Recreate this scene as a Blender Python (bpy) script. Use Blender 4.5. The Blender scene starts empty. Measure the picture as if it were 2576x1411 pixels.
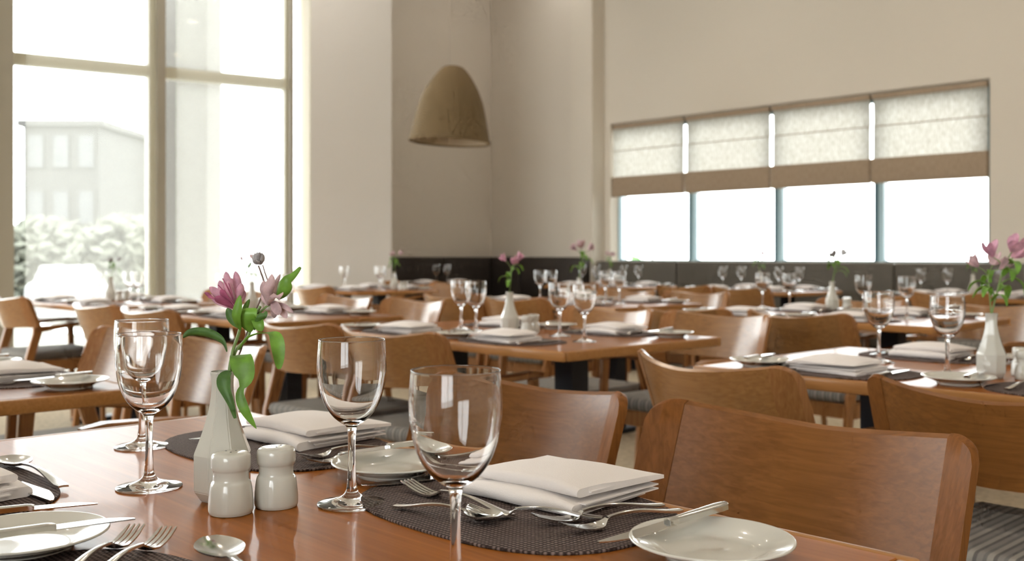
import bpy, bmesh, math, random
from mathutils import Vector, Matrix
rnd = random.Random(7)
PI = math.pi
S = bpy.context.scene
COL = S.collection
# ------------------------------------------------------------------ camera frame
EYE = 1.02; TOP = 0.74
F = 2570.0; CX = 1288.0; HZ = 641.0
RX, RY = 0.7223, -0.6914          # camera right, in room axes
FX, FY = 0.6914, 0.7223           # camera forward
def D(px, py, d):                  # point at a depth
    t = (px-CX)/F
    return Vector((d*(FX+RX*t), d*(FY+RY*t), EYE+d*(HZ-py)/F))
def P(px, py, z=TOP):              # point on a level
    return D(px, py, (EYE-z)*F/(py-HZ))
cam_d = bpy.data.cameras.new('camera'); cam = bpy.data.objects.new('camera', cam_d); COL.objects.link(cam)
cam.location = (0, 0, EYE)
cam.rotation_euler = Matrix(((RX, 0, -FX), (RY, 0, -FY), (0, 1, 0))).to_euler()
cam_d.sensor_width = 36; cam_d.lens = 36*F/2576; cam_d.shift_y = -64.5/2576
cam_d.clip_start = .02; cam_d.clip_end = 300
cam_d.dof.use_dof = True; cam_d.dof.focus_distance = 1.15; cam_d.dof.aperture_fstop = 7.0
S.camera = cam
# ------------------------------------------------------------------ world, exposure
S.view_settings.view_transform = 'Standard'; S.view_settings.look = 'None'
S.view_settings.gamma = 1; S.view_settings.use_curve_mapping = False
S.view_settings.exposure = 0.36
w = bpy.data.worlds.new('sky'); S.world = w; w.use_nodes = True
bgn = w.node_tree.nodes['Background']; bgn.inputs[0].default_value = (.98, .985, 1, 1); bgn.inputs[1].default_value = 7.0
S.cycles.use_denoising = True
S.cycles.use_adaptive_sampling = True; S.cycles.adaptive_threshold = .09; S.cycles.adaptive_min_samples = 12
S.cycles.max_bounces = 18; S.cycles.transparent_max_bounces = 24; S.cycles.transmission_bounces = 18
S.cycles.diffuse_bounces = 4; S.cycles.glossy_bounces = 5
S.cycles.sample_clamp_indirect = 6
S.cycles.caustics_refractive = True; S.cycles.blur_glossy = .6

# ------------------------------------------------------------------ materials
MC = {}
def nmat(name):
    m = bpy.data.materials.new(name); m.use_nodes = True
    nt = m.node_tree; b = nt.nodes['Principled BSDF']
    return m, nt, b
def pm(name, col, rough=.5, metal=0, coat=0, trans=0, ior=1.45, sub=0, spec=.5, bump=0, bscale=50, var=0, vscale=6, sheen=0, coatr=.1):
    m, nt, b = nmat(name)
    b.inputs['Base Color'].default_value = (*col, 1); b.inputs['Roughness'].default_value = rough
    b.inputs['Metallic'].default_value = metal; b.inputs['IOR'].default_value = ior
    b.inputs['Coat Weight'].default_value = coat; b.inputs['Coat Roughness'].default_value = coatr
    b.inputs['Transmission Weight'].default_value = trans
    b.inputs['Specular IOR Level'].default_value = spec
    b.inputs['Sheen Weight'].default_value = sheen
    if bump or var:
        tc = nt.nodes.new('ShaderNodeTexCoord')
        if var:
            n = nt.nodes.new('ShaderNodeTexNoise'); n.inputs['Scale'].default_value = vscale; n.inputs['Detail'].default_value = 4
            nt.links.new(tc.outputs['Object'], n.inputs['Vector'])
            r = nt.nodes.new('ShaderNodeValToRGB')
            r.color_ramp.elements[0].position = .3; r.color_ramp.elements[1].position = .7
            r.color_ramp.elements[0].color = (*[c*(1-var) for c in col], 1)
            r.color_ramp.elements[1].color = (*[min(1, c*(1+var)) for c in col], 1)
            nt.links.new(n.outputs['Fac'], r.inputs[0]); nt.links.new(r.outputs[0], b.inputs['Base Color'])
        if bump:
            n = nt.nodes.new('ShaderNodeTexNoise'); n.inputs['Scale'].default_value = bscale; n.inputs['Detail'].default_value = 3
            nt.links.new(tc.outputs['Object'], n.inputs['Vector'])
            bp = nt.nodes.new('ShaderNodeBump'); bp.inputs['Strength'].default_value = bump; bp.inputs['Distance'].default_value = .002
            nt.links.new(n.outputs['Fac'], bp.inputs['Height']); nt.links.new(bp.outputs[0], b.inputs['Normal'])
    return m
def wood(name, c0, c1, axis, rough=.35, coat=.5, coatr=.12, sc=1.0, spec=.2):
    m, nt, b = nmat(name)
    tc = nt.nodes.new('ShaderNodeTexCoord'); mp = nt.nodes.new('ShaderNodeMapping')
    oi = nt.nodes.new('ShaderNodeObjectInfo')
    s = [150*sc, 150*sc, 150*sc]; s[axis] = 4*sc
    mp.inputs['Scale'].default_value = s
    nt.links.new(tc.outputs['Object'], mp.inputs['Vector'])
    nt.links.new(oi.outputs['Random'], mp.inputs['Location'])
    n = nt.nodes.new('ShaderNodeTexNoise'); n.inputs['Scale'].default_value = 1; n.inputs['Detail'].default_value = 6
    n.inputs['Distortion'].default_value = .6
    nt.links.new(mp.outputs[0], n.inputs['Vector'])
    n2 = nt.nodes.new('ShaderNodeTexNoise'); n2.inputs['Scale'].default_value = 5; n2.inputs['Detail'].default_value = 2
    nt.links.new(tc.outputs['Object'], n2.inputs['Vector'])
    ad = nt.nodes.new('ShaderNodeMath'); ad.operation = 'MULTIPLY_ADD'; ad.inputs[1].default_value = .72
    mu = nt.nodes.new('ShaderNodeMath'); mu.operation = 'MULTIPLY'; mu.inputs[1].default_value = .28
    nt.links.new(n2.outputs['Fac'], mu.inputs[0])
    nt.links.new(n.outputs['Fac'], ad.inputs[0]); nt.links.new(mu.outputs[0], ad.inputs[2])
    r = nt.nodes.new('ShaderNodeValToRGB'); r.color_ramp.elements[0].position = .33; r.color_ramp.elements[1].position = .68
    r.color_ramp.elements[0].color = (*c0, 1); r.color_ramp.elements[1].color = (*c1, 1)
    nt.links.new(ad.outputs[0], r.inputs[0])
    hs = nt.nodes.new('ShaderNodeHueSaturation')
    mr = nt.nodes.new('ShaderNodeMapRange'); mr.inputs[3].default_value = .88; mr.inputs[4].default_value = 1.12
    nt.links.new(oi.outputs['Random'], mr.inputs[0]); nt.links.new(mr.outputs[0], hs.inputs['Value'])
    nt.links.new(r.outputs[0], hs.inputs['Color']); nt.links.new(hs.outputs[0], b.inputs['Base Color'])
    b.inputs['Specular IOR Level'].default_value = spec
    b.inputs['Roughness'].default_value = rough; b.inputs['Coat Weight'].default_value = coat; b.inputs['Coat Roughness'].default_value = coatr
    return m
def stripes(name, cols, axis, scale, rough=.9, bump=.3):
    m, nt, b = nmat(name)
    tc = nt.nodes.new('ShaderNodeTexCoord'); sp = nt.nodes.new('ShaderNodeSeparateXYZ')
    nt.links.new(tc.outputs['Object'], sp.inputs[0])
    mu = nt.nodes.new('ShaderNodeMath'); mu.operation = 'MULTIPLY'; mu.inputs[1].default_value = scale
    nt.links.new(sp.outputs[axis], mu.inputs[0])
    fr = nt.nodes.new('ShaderNodeMath'); fr.operation = 'FRACT'; nt.links.new(mu.outputs[0], fr.inputs[0])
    r = nt.nodes.new('ShaderNodeValToRGB'); r.color_ramp.interpolation = 'CONSTANT'
    els = r.color_ramp.elements
    while len(els) < len(cols): els.new(.5)
    for i, (p, c) in enumerate(cols): els[i].position = p; els[i].color = (*c, 1)
    nt.links.new(fr.outputs[0], r.inputs[0]); nt.links.new(r.outputs[0], b.inputs['Base Color'])
    b.inputs['Roughness'].default_value = rough; b.inputs['Specular IOR Level'].default_value = .2
    n = nt.nodes.new('ShaderNodeTexNoise'); n.inputs['Scale'].default_value = 400
    nt.links.new(tc.outputs['Object'], n.inputs['Vector'])
    bp = nt.nodes.new('ShaderNodeBump'); bp.inputs['Strength'].default_value = bump; bp.inputs['Distance'].default_value = .002
    nt.links.new(n.outputs['Fac'], bp.inputs['Height']); nt.links.new(bp.outputs[0], b.inputs['Normal'])
    return m
def weave(name, c0, c1, scale, rough=.8, polar=False, translucent=0):
    """two crossed wave patterns, woven look"""
    m, nt, b = nmat(name)
    tc = nt.nodes.new('ShaderNodeTexCoord')
    ws = []
    for ax in ((('X', 'Y')) if not polar else ('Z', 'X')):
        wv = nt.nodes.new('ShaderNodeTexWave'); wv.bands_direction = ax; wv.inputs['Scale'].default_value = scale
        wv.inputs['Distortion'].default_value = 1.2; wv.inputs['Detail'].default_value = 2; wv.inputs['Detail Scale'].default_value = 3
        nt.links.new(tc.outputs['Object'], wv.inputs['Vector']); ws.append(wv)
    mx = nt.nodes.new('ShaderNodeMath'); mx.operation = 'MULTIPLY'
    nt.links.new(ws[0].outputs['Fac'], mx.inputs[0]); nt.links.new(ws[1].outputs['Fac'], mx.inputs[1])
    r = nt.nodes.new('ShaderNodeValToRGB'); r.color_ramp.elements[0].color = (*c0, 1); r.color_ramp.elements[1].color = (*c1, 1)
    r.color_ramp.elements[1].position = .7
    nt.links.new(mx.outputs[0], r.inputs[0]); nt.links.new(r.outputs[0], b.inputs['Base Color'])
    bp = nt.nodes.new('ShaderNodeBump'); bp.inputs['Strength'].default_value = .5; bp.inputs['Distance'].default_value = .0015
    nt.links.new(mx.outputs[0], bp.inputs['Height']); nt.links.new(bp.outputs[0], b.inputs['Normal'])
    b.inputs['Roughness'].default_value = rough; b.inputs['Specular IOR Level'].default_value = .3
    if translucent:
        tr = nt.nodes.new('ShaderNodeBsdfTranslucent'); nt.links.new(r.outputs[0], tr.inputs[0])
        mixs = nt.nodes.new('ShaderNodeMixShader'); mixs.inputs[0].default_value = translucent
        nt.links.new(b.outputs[0], mixs.inputs[1]); nt.links.new(tr.outputs[0], mixs.inputs[2])
        nt.links.new(mixs.outputs[0], nt.nodes['Material Output'].inputs[0])
    return m
def linen(name, c0, c1, tl):
    m, nt, b = nmat(name)
    tc = nt.nodes.new('ShaderNodeTexCoord'); mp = nt.nodes.new('ShaderNodeMapping'); mp.inputs['Scale'].default_value = (40, 90, 22)
    n = nt.nodes.new('ShaderNodeTexNoise'); n.inputs['Scale'].default_value = 1; n.inputs['Detail'].default_value = 5
    nt.links.new(tc.outputs['Object'], mp.inputs[0]); nt.links.new(mp.outputs[0], n.inputs['Vector'])
    r = nt.nodes.new('ShaderNodeValToRGB'); r.color_ramp.elements[0].position = .35; r.color_ramp.elements[1].position = .65
    r.color_ramp.elements[0].color = (*c0, 1); r.color_ramp.elements[1].color = (*c1, 1)
    nt.links.new(n.outputs['Fac'], r.inputs[0]); nt.links.new(r.outputs[0], b.inputs['Base Color']); b.inputs['Roughness'].default_value = .9
    if tl:
        tr = nt.nodes.new('ShaderNodeBsdfTranslucent'); nt.links.new(r.outputs[0], tr.inputs[0]); mx = nt.nodes.new('ShaderNodeMixShader'); mx.inputs[0].default_value = tl
        nt.links.new(b.outputs[0], mx.inputs[1]); nt.links.new(tr.outputs[0], mx.inputs[2]); nt.links.new(mx.outputs[0], nt.nodes['Material Output'].inputs[0])
    return m
M_wall = pm('wall_paint_beige', (.74, .675, .58), .9, spec=.2, bump=.1, bscale=120)
M_pier = pm('wall_paint_grey', (.79, .755, .71), .9, spec=.2, bump=.1, bscale=120)
M_taupe = pm('wall_paint_taupe', (.72, .655, .57), .9, spec=.2, bump=.1, bscale=120)
M_ceil = pm('ceiling_paint', (.80, .78, .74), .95, spec=.1)
M_screen = bpy.data.materials.new('sheer_screen_mesh'); M_screen.use_nodes = True
_nt = M_screen.node_tree; _nt.nodes.remove(_nt.nodes['Principled BSDF'])
_t = _nt.nodes.new('ShaderNodeBsdfTransparent'); _g = _nt.nodes.new('ShaderNodeBsdfTranslucent'); _g.inputs[0].default_value = (.95, .935, .86, 1)
_m = _nt.nodes.new('ShaderNodeMixShader'); _m.inputs[0].default_value = .25
_nt.links.new(_t.outputs[0], _m.inputs[1]); _nt.links.new(_g.outputs[0], _m.inputs[2]); _nt.links.new(_m.outputs[0], _nt.nodes['Material Output'].inputs[0])
M_jamb = pm('jamb_paint', (.78, .75, .64), .7, spec=.3)
M_oliveframe = pm('olive_frame_paint', (.66, .63, .50), .45)
M_taupeframe = pm('taupe_frame_paint', (.36, .32, .25), .5)
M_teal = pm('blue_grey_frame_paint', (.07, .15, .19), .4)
M_teal_lit = pm('blue_grey_frame_lit_side', (.42, .60, .68), .35)  # lit side of the blue-grey frame, daylight put into the colour
M_carpet = pm('beige_carpet', (.48, .40, .29), .95, spec=.1, bump=.6, bscale=260, var=.22, vscale=35)
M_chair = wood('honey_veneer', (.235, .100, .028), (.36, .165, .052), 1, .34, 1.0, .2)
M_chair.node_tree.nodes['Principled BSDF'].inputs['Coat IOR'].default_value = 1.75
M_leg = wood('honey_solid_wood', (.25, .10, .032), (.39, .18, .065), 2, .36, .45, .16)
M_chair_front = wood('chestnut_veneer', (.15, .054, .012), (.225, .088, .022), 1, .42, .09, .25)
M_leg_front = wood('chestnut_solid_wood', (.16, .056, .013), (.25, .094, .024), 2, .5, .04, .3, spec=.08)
M_table = wood('cherry_tabletop', (.215, .066, .010), (.345, .115, .020), 1, .32, .16, .06, sc=.5, spec=.06)
M_edge = wood('table_edge_wood', (.33, .145, .045), (.44, .21, .07), 1, .38, .3)
M_black = pm('black_metal', (.008, .012, .022), .5)
M_seat = stripes('striped_seat_fabric', [(0, (.23, .215, .20)), (.3, (.13, .12, .115)), (.5, (.30, .28, .25)), (.8, (.17, .16, .155))], 1, 28)
M_banq = pm('taupe_upholstery', (.115, .100, .080), .6, bump=.2, bscale=300, sheen=.2)
M_banq2 = pm('dark_upholstery', (.045, .036, .030), .6, bump=.2, bscale=300)
M_mat = weave('woven_placemat', (.035, .022, .019), (.20, .145, .13), 60)
M_napkin = pm('cotton_napkin', (.80, .745, .72), .92, spec=.15, bump=.25, bscale=700, sheen=.2)
M_china = pm('glazed_china', (.60, .585, .53), .22, coat=1, coatr=.05)
M_steel = pm('polished_steel', (.66, .65, .63), .16, metal=1)
M_glass = pm('clear_glass', (1, 1, 1), 0.0, trans=1, ior=1.47)
M_leaf = pm('leaf_green', (.14, .30, .035), .45, var=.35, vscale=40)
M_leaf_d = pm('leaf_dark_green', (.075, .17, .035), .5, var=.3, vscale=40)
M_stem = pm('stem_green', (.20, .30, .09), .5)
M_stemb = pm('stem_brown', (.20, .13, .11), .6)
M_petal = pm('pink_petal', (.62, .33, .43), .6, var=.28, vscale=90)
M_petal2 = pm('pale_petal', (.60, .42, .44), .6, var=.25, vscale=90)
M_petald = pm('magenta_petal', (.40, .10, .20), .6, var=.3, vscale=90)
M_dry = pm('dried_petal', (.42, .40, .41), .8, var=.3, vscale=120)
M_shade = weave('woven_lampshade', (.15, .10, .045), (.33, .235, .125), 75, polar=True, translucent=.12)
M_shadein = pm('lampshade_lining', (.55, .45, .32), .8)
M_cord = pm('cord_metal', (.45, .40, .34), .5)
M_blind = linen('roman_blind_linen', (.42, .39, .325), (.62, .60, .55), .62)
M_blindfold = linen('roman_blind_folded_linen', (.36, .27, .185), (.42, .32, .225), 0)
M_white = pm('white_plastic', (.8, .8, .78), .5)
M_ext1 = pm('exterior_render', (.07, .068, .065), .9)
M_ext2 = pm('exterior_stone', (.125, .12, .11), .9, var=.03)
M_extg = pm('exterior_paving', (.20, .195, .17), .95, var=.1, vscale=.4)
M_extlawn = pm('exterior_lawn', (.14, .15, .11), .95, var=.12, vscale=1)
M_extglass = pm('exterior_window_glass', (.08, .082, .085), .5)
M_car = pm('car_paint_white', (.19, .19, .195), .4)
M_tyre = pm('tyre_rubber', (.10, .10, .10), .8)
M_bark = pm('bark', (.20, .16, .11), .9)
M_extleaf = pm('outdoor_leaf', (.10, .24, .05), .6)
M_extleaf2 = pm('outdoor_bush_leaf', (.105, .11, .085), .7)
M_lampglow = bpy.data.materials.new('downlight_glow'); M_lampglow.use_nodes = True
_nt = M_lampglow.node_tree; _b = _nt.nodes['Principled BSDF']
_b.inputs['Emission Color'].default_value = (1, .80, .56, 1); _b.inputs['Emission Strength'].default_value = 30
M_pane = bpy.data.materials.new('window_glass'); M_pane.use_nodes = True
_nt = M_pane.node_tree; _nt.nodes.remove(_nt.nodes['Principled BSDF'])
_t = _nt.nodes.new('ShaderNodeBsdfTransparent'); _t.inputs[0].default_value = (.97, .99, .98, 1)
_g = _nt.nodes.new('ShaderNodeBsdfGlossy'); _g.inputs['Roughness'].default_value = .02
_f = _nt.nodes.new('ShaderNodeFresnel'); _f.inputs[0].default_value = 1.45; _m = _nt.nodes.new('ShaderNodeMixShader')
_nt.links.new(_f.outputs[0], _m.inputs[0]); _nt.links.new(_t.outputs[0], _m.inputs[1]); _nt.links.new(_g.outputs[0], _m.inputs[2])
_nt.links.new(_m.outputs[0], _nt.nodes['Material Output'].inputs[0])

# ------------------------------------------------------------------ mesh helpers
def mesh(name, verts, faces, mat, smooth=False, sharp=None):
    me = bpy.data.meshes.new(name); me.from_pydata([tuple(v) for v in verts], [], faces)
    bm = bmesh.new(); bm.from_mesh(me); bmesh.ops.recalc_face_normals(bm, faces=bm.faces)
    if smooth:
        for f in bm.faces: f.smooth = True
        if sharp:
            for e in bm.edges:
                if len(e.link_faces) == 2 and e.calc_face_angle(0) > sharp: e.smooth = False
    bm.to_mesh(me); bm.free()
    me.materials.append(mat); return me
def join(name, parts, mat, smooth=False, sharp=.7):
    V = []; Fc = []
    for v, f in parts:
        o = len(V); V += [tuple(x) for x in v]; Fc += [tuple(i+o for i in q) for q in f]
    return mesh(name, V, Fc, mat, smooth, sharp)
def box(x0, x1, y0, y1, z0, z1):
    v = [(x, y, z) for x in (x0, x1) for y in (y0, y1) for z in (z0, z1)]
    return v, [(0, 1, 3, 2), (4, 6, 7, 5), (0, 4, 5, 1), (2, 3, 7, 6), (0, 2, 6, 4), (1, 5, 7, 3)]
def bevbox(x0, x1, y0, y1, z0, z1, b, name, mat, seg=2):
    v, f = box(x0, x1, y0, y1, z0, z1)
    me = bpy.data.meshes.new(name); me.from_pydata(v, [], f)
    bm = bmesh.new(); bm.from_mesh(me); bmesh.ops.recalc_face_normals(bm, faces=bm.faces)
    bmesh.ops.bevel(bm, geom=bm.edges[:]+bm.verts[:], offset=b, segments=seg, profile=.5, affect='EDGES')
    for q in bm.faces: q.smooth = True
    for e in bm.edges:
        if len(e.link_faces) == 2 and e.calc_face_angle(0) > (.3 if seg == 1 else .9): e.smooth = False
    bm.to_mesh(me); bm.free(); me.materials.append(mat); return me
def lathe(prof, n, closed_bottom=False, facets=False, phase=0):
    V = []; Fc = []
    for r, z in prof:
        for k in range(n):
            a = 2*PI*(k/n)+phase; V.append((r*math.cos(a), r*math.sin(a), z))
    for i in range(len(prof)-1):
        for k in range(n):
            k2 = (k+1) % n
            Fc.append((i*n+k, i*n+k2, (i+1)*n+k2, (i+1)*n+k))
    return V, Fc
def tube(pts, rad, n=8, cap=True):
    pts = [Vector(p) for p in pts]; V = []; Fc = []
    if not hasattr(rad, '__len__'): rad = [rad]*len(pts)
    prev = None
    for i, p in enumerate(pts):
        d = (pts[min(i+1, len(pts)-1)]-pts[max(i-1, 0)]).normalized()
        a = d.orthogonal().normalized() if prev is None else (prev-d*prev.dot(d)).normalized()
        prev = a; b = d.cross(a)
        for k in range(n):
            t = 2*PI*k/n; V.append(p+(a*math.cos(t)+b*math.sin(t))*rad[i])
    for i in range(len(pts)-1):
        for k in range(n):
            k2 = (k+1) % n; Fc.append((i*n+k, i*n+k2, (i+1)*n+k2, (i+1)*n+k))
    if cap: Fc.append(tuple(range(n))[::-1]); Fc.append(tuple(range((len(pts)-1)*n, len(pts)*n)))
    return V, Fc
def loft(sections):                # closed cross-sections with equal counts, capped
    n = len(sections[0]); V = [p for s in sections for p in s]; Fc = []
    for i in range(len(sections)-1):
        for k in range(n):
            k2 = (k+1) % n; Fc.append((i*n+k, i*n+k2, (i+1)*n+k2, (i+1)*n+k))
    Fc.append(tuple(range(n))[::-1]); Fc.append(tuple(range((len(sections)-1)*n, len(sections)*n)))
    return V, Fc
def ribbon(st, th, m=6):           # stations (x, y, z, halfwidth, sag)
    sec = []
    for x, y, z, hw, sag in st:
        top = []; bot = []
        for j in range(m+1):
            v = -1+2*j/m
            zz = z-sag*(1-v*v)
            top.append((x, y+hw*v, zz+th/2)); bot.append((x, y+hw*v, zz-th/2))
        sec.append(top+bot[::-1])
    return loft(sec)
def catmull(pts, n=6):
    pts = [Vector(p) for p in pts]; out = []
    for i in range(len(pts)-1):
        p0 = pts[max(i-1, 0)]; p1 = pts[i]; p2 = pts[i+1]; p3 = pts[min(i+2, len(pts)-1)]
        for k in range(n):
            t = k/n
            out.append(.5*((2*p1)+(p2-p0)*t+(2*p0-5*p1+4*p2-p3)*t*t+(3*p1-p0-3*p2+p3)*t**3))
    out.append(pts[-1]); return out
def cat2(pts, n=5): return [(p.x, p.y) for p in catmull([(a, b, 0) for a, b in pts], n)]
def blade(pts, width, side, fold=.25, prof=None, th=.0006, m=4):
    """leaf or petal: spine points, half width, side vector across; folded along the midrib"""
    sp = catmull(pts, 5); n = len(sp); side = Vector(side).normalized(); sec = []
    for i, p in enumerate(sp):
        u = i/(n-1)
        wv = width*(prof(u) if prof else math.sin(PI*min(1, max(0, u*.97+.03)))**.75)
        wv = max(wv, width*.02)
        d = (sp[min(i+1, n-1)]-sp[max(i-1, 0)]).normalized()
        s = (side-d*side.dot(d)).normalized(); nn = d.cross(s)
        top = []; bot = []
        for j in range(m+1):
            v = -1+2*j/m
            q = p+s*(wv*v)+nn*(fold*wv*abs(v)**1.4)
            top.append(q+nn*th/2); bot.append(q-nn*th/2)
        sec.append(top+bot[::-1])
    return loft(sec)
def ob(name, me, parent=None, loc=(0, 0, 0), rot=(0, 0, 0), sc=None):
    o = bpy.data.objects.new(name, me); COL.objects.link(o); o.location = loc; o.rotation_euler = rot
    if sc is not None: o.scale = (sc, sc, sc) if not hasattr(sc, '__len__') else sc
    if parent is not None: o.parent = parent
    return o
def tag(o, label, cat, group=None):
    o['label'] = label; o['category'] = cat
    if group: o['group'] = group
    return o
def struct(name, me, parent=None, **k):
    o = ob(name, me, parent, **k)
    if parent is None: o['kind'] = 'structure'
    return o
def inst(name, spec, loc, rz=0, rot=None, sc=None):
    """a thing from a recipe: list of (part name, mesh, index of parent part or None)"""
    r = ob(name, None, None, loc, rot if rot is not None else (0, 0, rz), sc)
    made = []
    for pn, me, pi in spec: made.append(ob(pn, me, r if pi is None else made[pi]))
    return r

# ------------------------------------------------------------------ room shell
XW = 8.2; ZC = 4.2
def ray(px):
    t = (px-CX)/F; return FX+RX*t, FY+RY*t
def on_x(px, X): a, b = ray(px); return b*X/a          # Y where the ray meets the wall at X
def on_y(px, Y): a, b = ray(px); return a*Y/b
def dep_x(px, X): return X/ray(px)[0]
# right wall with the ribbon window
wy1 = on_x(1535, XW); wy0 = on_x(2490, XW)
zs = .957; zt = EYE+326/F*dep_x(1535, XW)
yc = on_x(1520, XW)                                      # where the return starts
XR = XW+.28                                              # outer face
parts = [box(XW, XR, -4, wy0, 0, ZC), box(XW, XR, wy1, yc+.3, 0, ZC), box(XW, XR, wy0, wy1, 0, zs-.012), box(XW, XR, wy0, wy1, zt+.012, ZC)]
struct('wall_right', join('wall_right', parts, M_wall))
XP = ray(1490)[0]*yc/ray(1490)[1]                        # return edge
YB = on_x(1235, XP)                                      # back wall
struct('wall_return', join('wall_return', [box(XP, XW-.001, yc, yc+.3, 0, ZC)], M_wall))
struct('wall_alcove', join('wall_alcove', [box(XP, XP+.3, yc+.301, YB+.3, 0, ZC)], M_taupe))
# window wall: own direction (slightly skewed)
A = D(985, HZ, 9.6); wd = Vector((.9833, -.1815, 0)).normalized(); wn = Vector((-wd.y, wd.x, 0))
def wpt(s, off, z): q = Vector((A.x, A.y, 0))-wd*s+wn*off; q.z = z; return q   # s grows to the left
def ws(px):                                               # distance along window wall for a pixel column
    a, b = ray(px); r = Vector((a, b, 0)); a2 = Vector((A.x, A.y, 0))
    den = r.x*wn.x+r.y*wn.y; d = (a2.dot(wn))/den; q = r*d; return -(q-a2).dot(wd)
def wbox(s0, s1, o0, o1, z0, z1):
    v = [wpt(s, o, z) for s in (s0, s1) for o in (o0, o1) for z in (z0, z1)]
    return v, box(0, 1, 0, 1, 0, 1)[1]
XBl = on_y(985, YB)
struct('wall_back', join('wall_back', [box(A.x+.02, XP-.001, YB, YB+.3, 0, ZC)], M_taupe))
s_j = ws(783); SEND = 9.3; ZW = 3.85
struct('wall_window_side', join('wall_window_side', [wbox(0, s_j, 0, .35, 0, ZC), wbox(0, .3, .36, YB-A.y+.2, 0, ZC), wbox(s_j, SEND, 0, .35, ZW, ZC)], M_pier))
struct('trim_1', join('jamb', [wbox(s_j+.001, s_j+.012, .002, .35, 0, ZW)], M_jamb))
struct('floor', join('floor', [box(-3.2, 9, -4.2, 10, -.1, 0)], M_carpet))
struct('ceiling', join('ceiling', [box(-3.2, 9, -4.2, 10.5, ZC, ZC+.1)], M_ceil))
struct('wall_rear', join('wall_rear', [box(-3.2, XW, -4.3, -4, 0, ZC)], M_wall))
# left-behind wall with two openings
parts = [box(-3.4, -3.15, -4, 8.62, 3.3, ZC), box(-3.4, -3.15, -4, 8.62, 0, .4)]
for a, b in ((-4, -3), (-.3, 5.0), (8.0, 8.62)): parts.append(box(-3.4, -3.15, a, b, .4, 3.3))
struct('wall_left', join('wall_left', parts, M_wall))
wroot = []
for i, (a, b) in enumerate(((-3, -.3), (5.0, 8.0))):
    f = [box(-3.33, -3.25, a, a+.07, .4, 3.3), box(-3.33, -3.25, b-.07, b, .4, 3.3), box(-3.33, -3.25, (a+b)/2-.035, (a+b)/2+.035, .47, 3.23), box(-3.33, -3.25, a+.07, b-.07, .4, .47), box(-3.33, -3.25, a+.07, b-.07, 3.23, 3.3)]
    wf = struct('window_%d' % (i+3), join('window_frame', f, M_oliveframe))
    ob('pane', join('pane', [box(-3.295, -3.288, a+.07, b-.07, .47, 3.23)], M_pane), wf)
# tall windows on the left
mull = [ws(745)+.015, ws(405), ws(17)]
mstep = mull[2]-mull[1]
k = mull[2]
while k+mstep < SEND: k += mstep; mull.append(k)
ztr = EYE+(HZ-172)/F*ray(405)[0]*0+EYE*0
dq = Vector((ray(405)[0], ray(405)[1], 0)); d405 = Vector((A.x, A.y, 0)).dot(wn)/dq.dot(wn)
ztr = EYE+(HZ-172)/F*d405
win1 = ob('window_1', None); win1['kind'] = 'structure'
for i, m_ in enumerate(mull):
    hw = .062 if i else .03
    mu_ = ob('mullion', join('mullion', [wbox(m_-hw, m_+hw, .16, .26, .0, ZW)], M_oliveframe), win1)
    ob('cover_strip', join('cover_strip', [wbox(m_-hw, m_+(hw*.1 if i < 2 else hw*.8), .09, .159, .0, ZW)], M_taupeframe), mu_)
for i in range(len(mull)-1):
    a = mull[i]+(.062 if i else .03); b = mull[i+1]-.062
    ob('transom', join('transom', [wbox(a, b, .16, .25, ztr-.048, ztr+.048)], M_oliveframe), win1)
    ob('transom', join('transom', [wbox(a, b, .16, .25, 0.0, .09)], M_oliveframe), win1)
    ob('transom', join('transom', [wbox(a, b, .16, .25, ZW-.09, ZW)], M_oliveframe), win1)
    ob('pane', join('pane', [wbox(a, b, .20, .208, .09, ztr-.048)], M_pane), win1)
    ob('pane', join('pane', [wbox(a, b, .20, .208, ztr+.048, ZW-.09)], M_pane), win1)
SCN = ['over the tall window bay beside the grey pier', 'over the tall window bay at the left of the picture']
for i in range(len(mull)-1):
    a = mull[i]+.075; b = mull[i+1]-.14; c = wpt((a+b)/2, .06, ZW-.06)
    r = ob('roller_screen', None, None, c, (0, 0, math.atan2(-wd.y, -wd.x))); h = (b-a)/2
    tag(r, 'sheer white roller screen '+(SCN[i] if i < 2 else 'over the tall window bay %s' % ('beside the left-edge frame', 'second beyond the frame', 'third beyond the frame', 'fourth beyond the frame', 'fifth beyond the frame', 'last')[min(5, i-2)]), 'blind', 'sheer roller screens')
    V = [(x, 0, z) for x in (-h, h) for z in (-ZW+.10, 0)]
    ob('screen_cloth', mesh('screen_cloth', V, [(0, 1, 3, 2)], M_screen), r)
    ob('roller_tube', join('roller_tube', [tube([(-h, 0, .02), (h, 0, .02)], .02, 12)], M_white, True), r)
    ob('bottom_bar', join('bottom_bar', [box(-h, h, -.006, .006, -ZW+.08, -ZW+.10)], M_white), r)
# ribbon window on the right wall
win2 = ob('window_2', None); win2['kind'] = 'structure'
mp = [on_x(p, XW+.2) for p in (1560, 1748, 1965, 2218)]+[wy0+.03]
bars = []
for i, y in enumerate(mp):
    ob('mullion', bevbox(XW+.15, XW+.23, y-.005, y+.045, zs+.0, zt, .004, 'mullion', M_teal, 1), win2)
    ob('mullion', bevbox(XW+.13, XW+.23, y-.048, y-.0052, zs+.0, zt, .004, 'mullion', M_teal_lit, 1), win2)  # half of the mullion coloured paler, as if daylight fell on it
for i in range(4):
    a, b = mp[i+1]+.0452, mp[i]-.0482
    ob('frame_rail', join('frame_rail', [box(XW+.15, XW+.23, a, b, zs, zs+.012)], M_teal), win2)
    ob('frame_rail', join('frame_rail', [box(XW+.15, XW+.23, a, b, zt-.05, zt)], M_teal), win2)
    ob('pane', join('pane', [box(XW+.185, XW+.191, a, b, zs+.012, zt-.05)], M_pane), win2)
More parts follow.
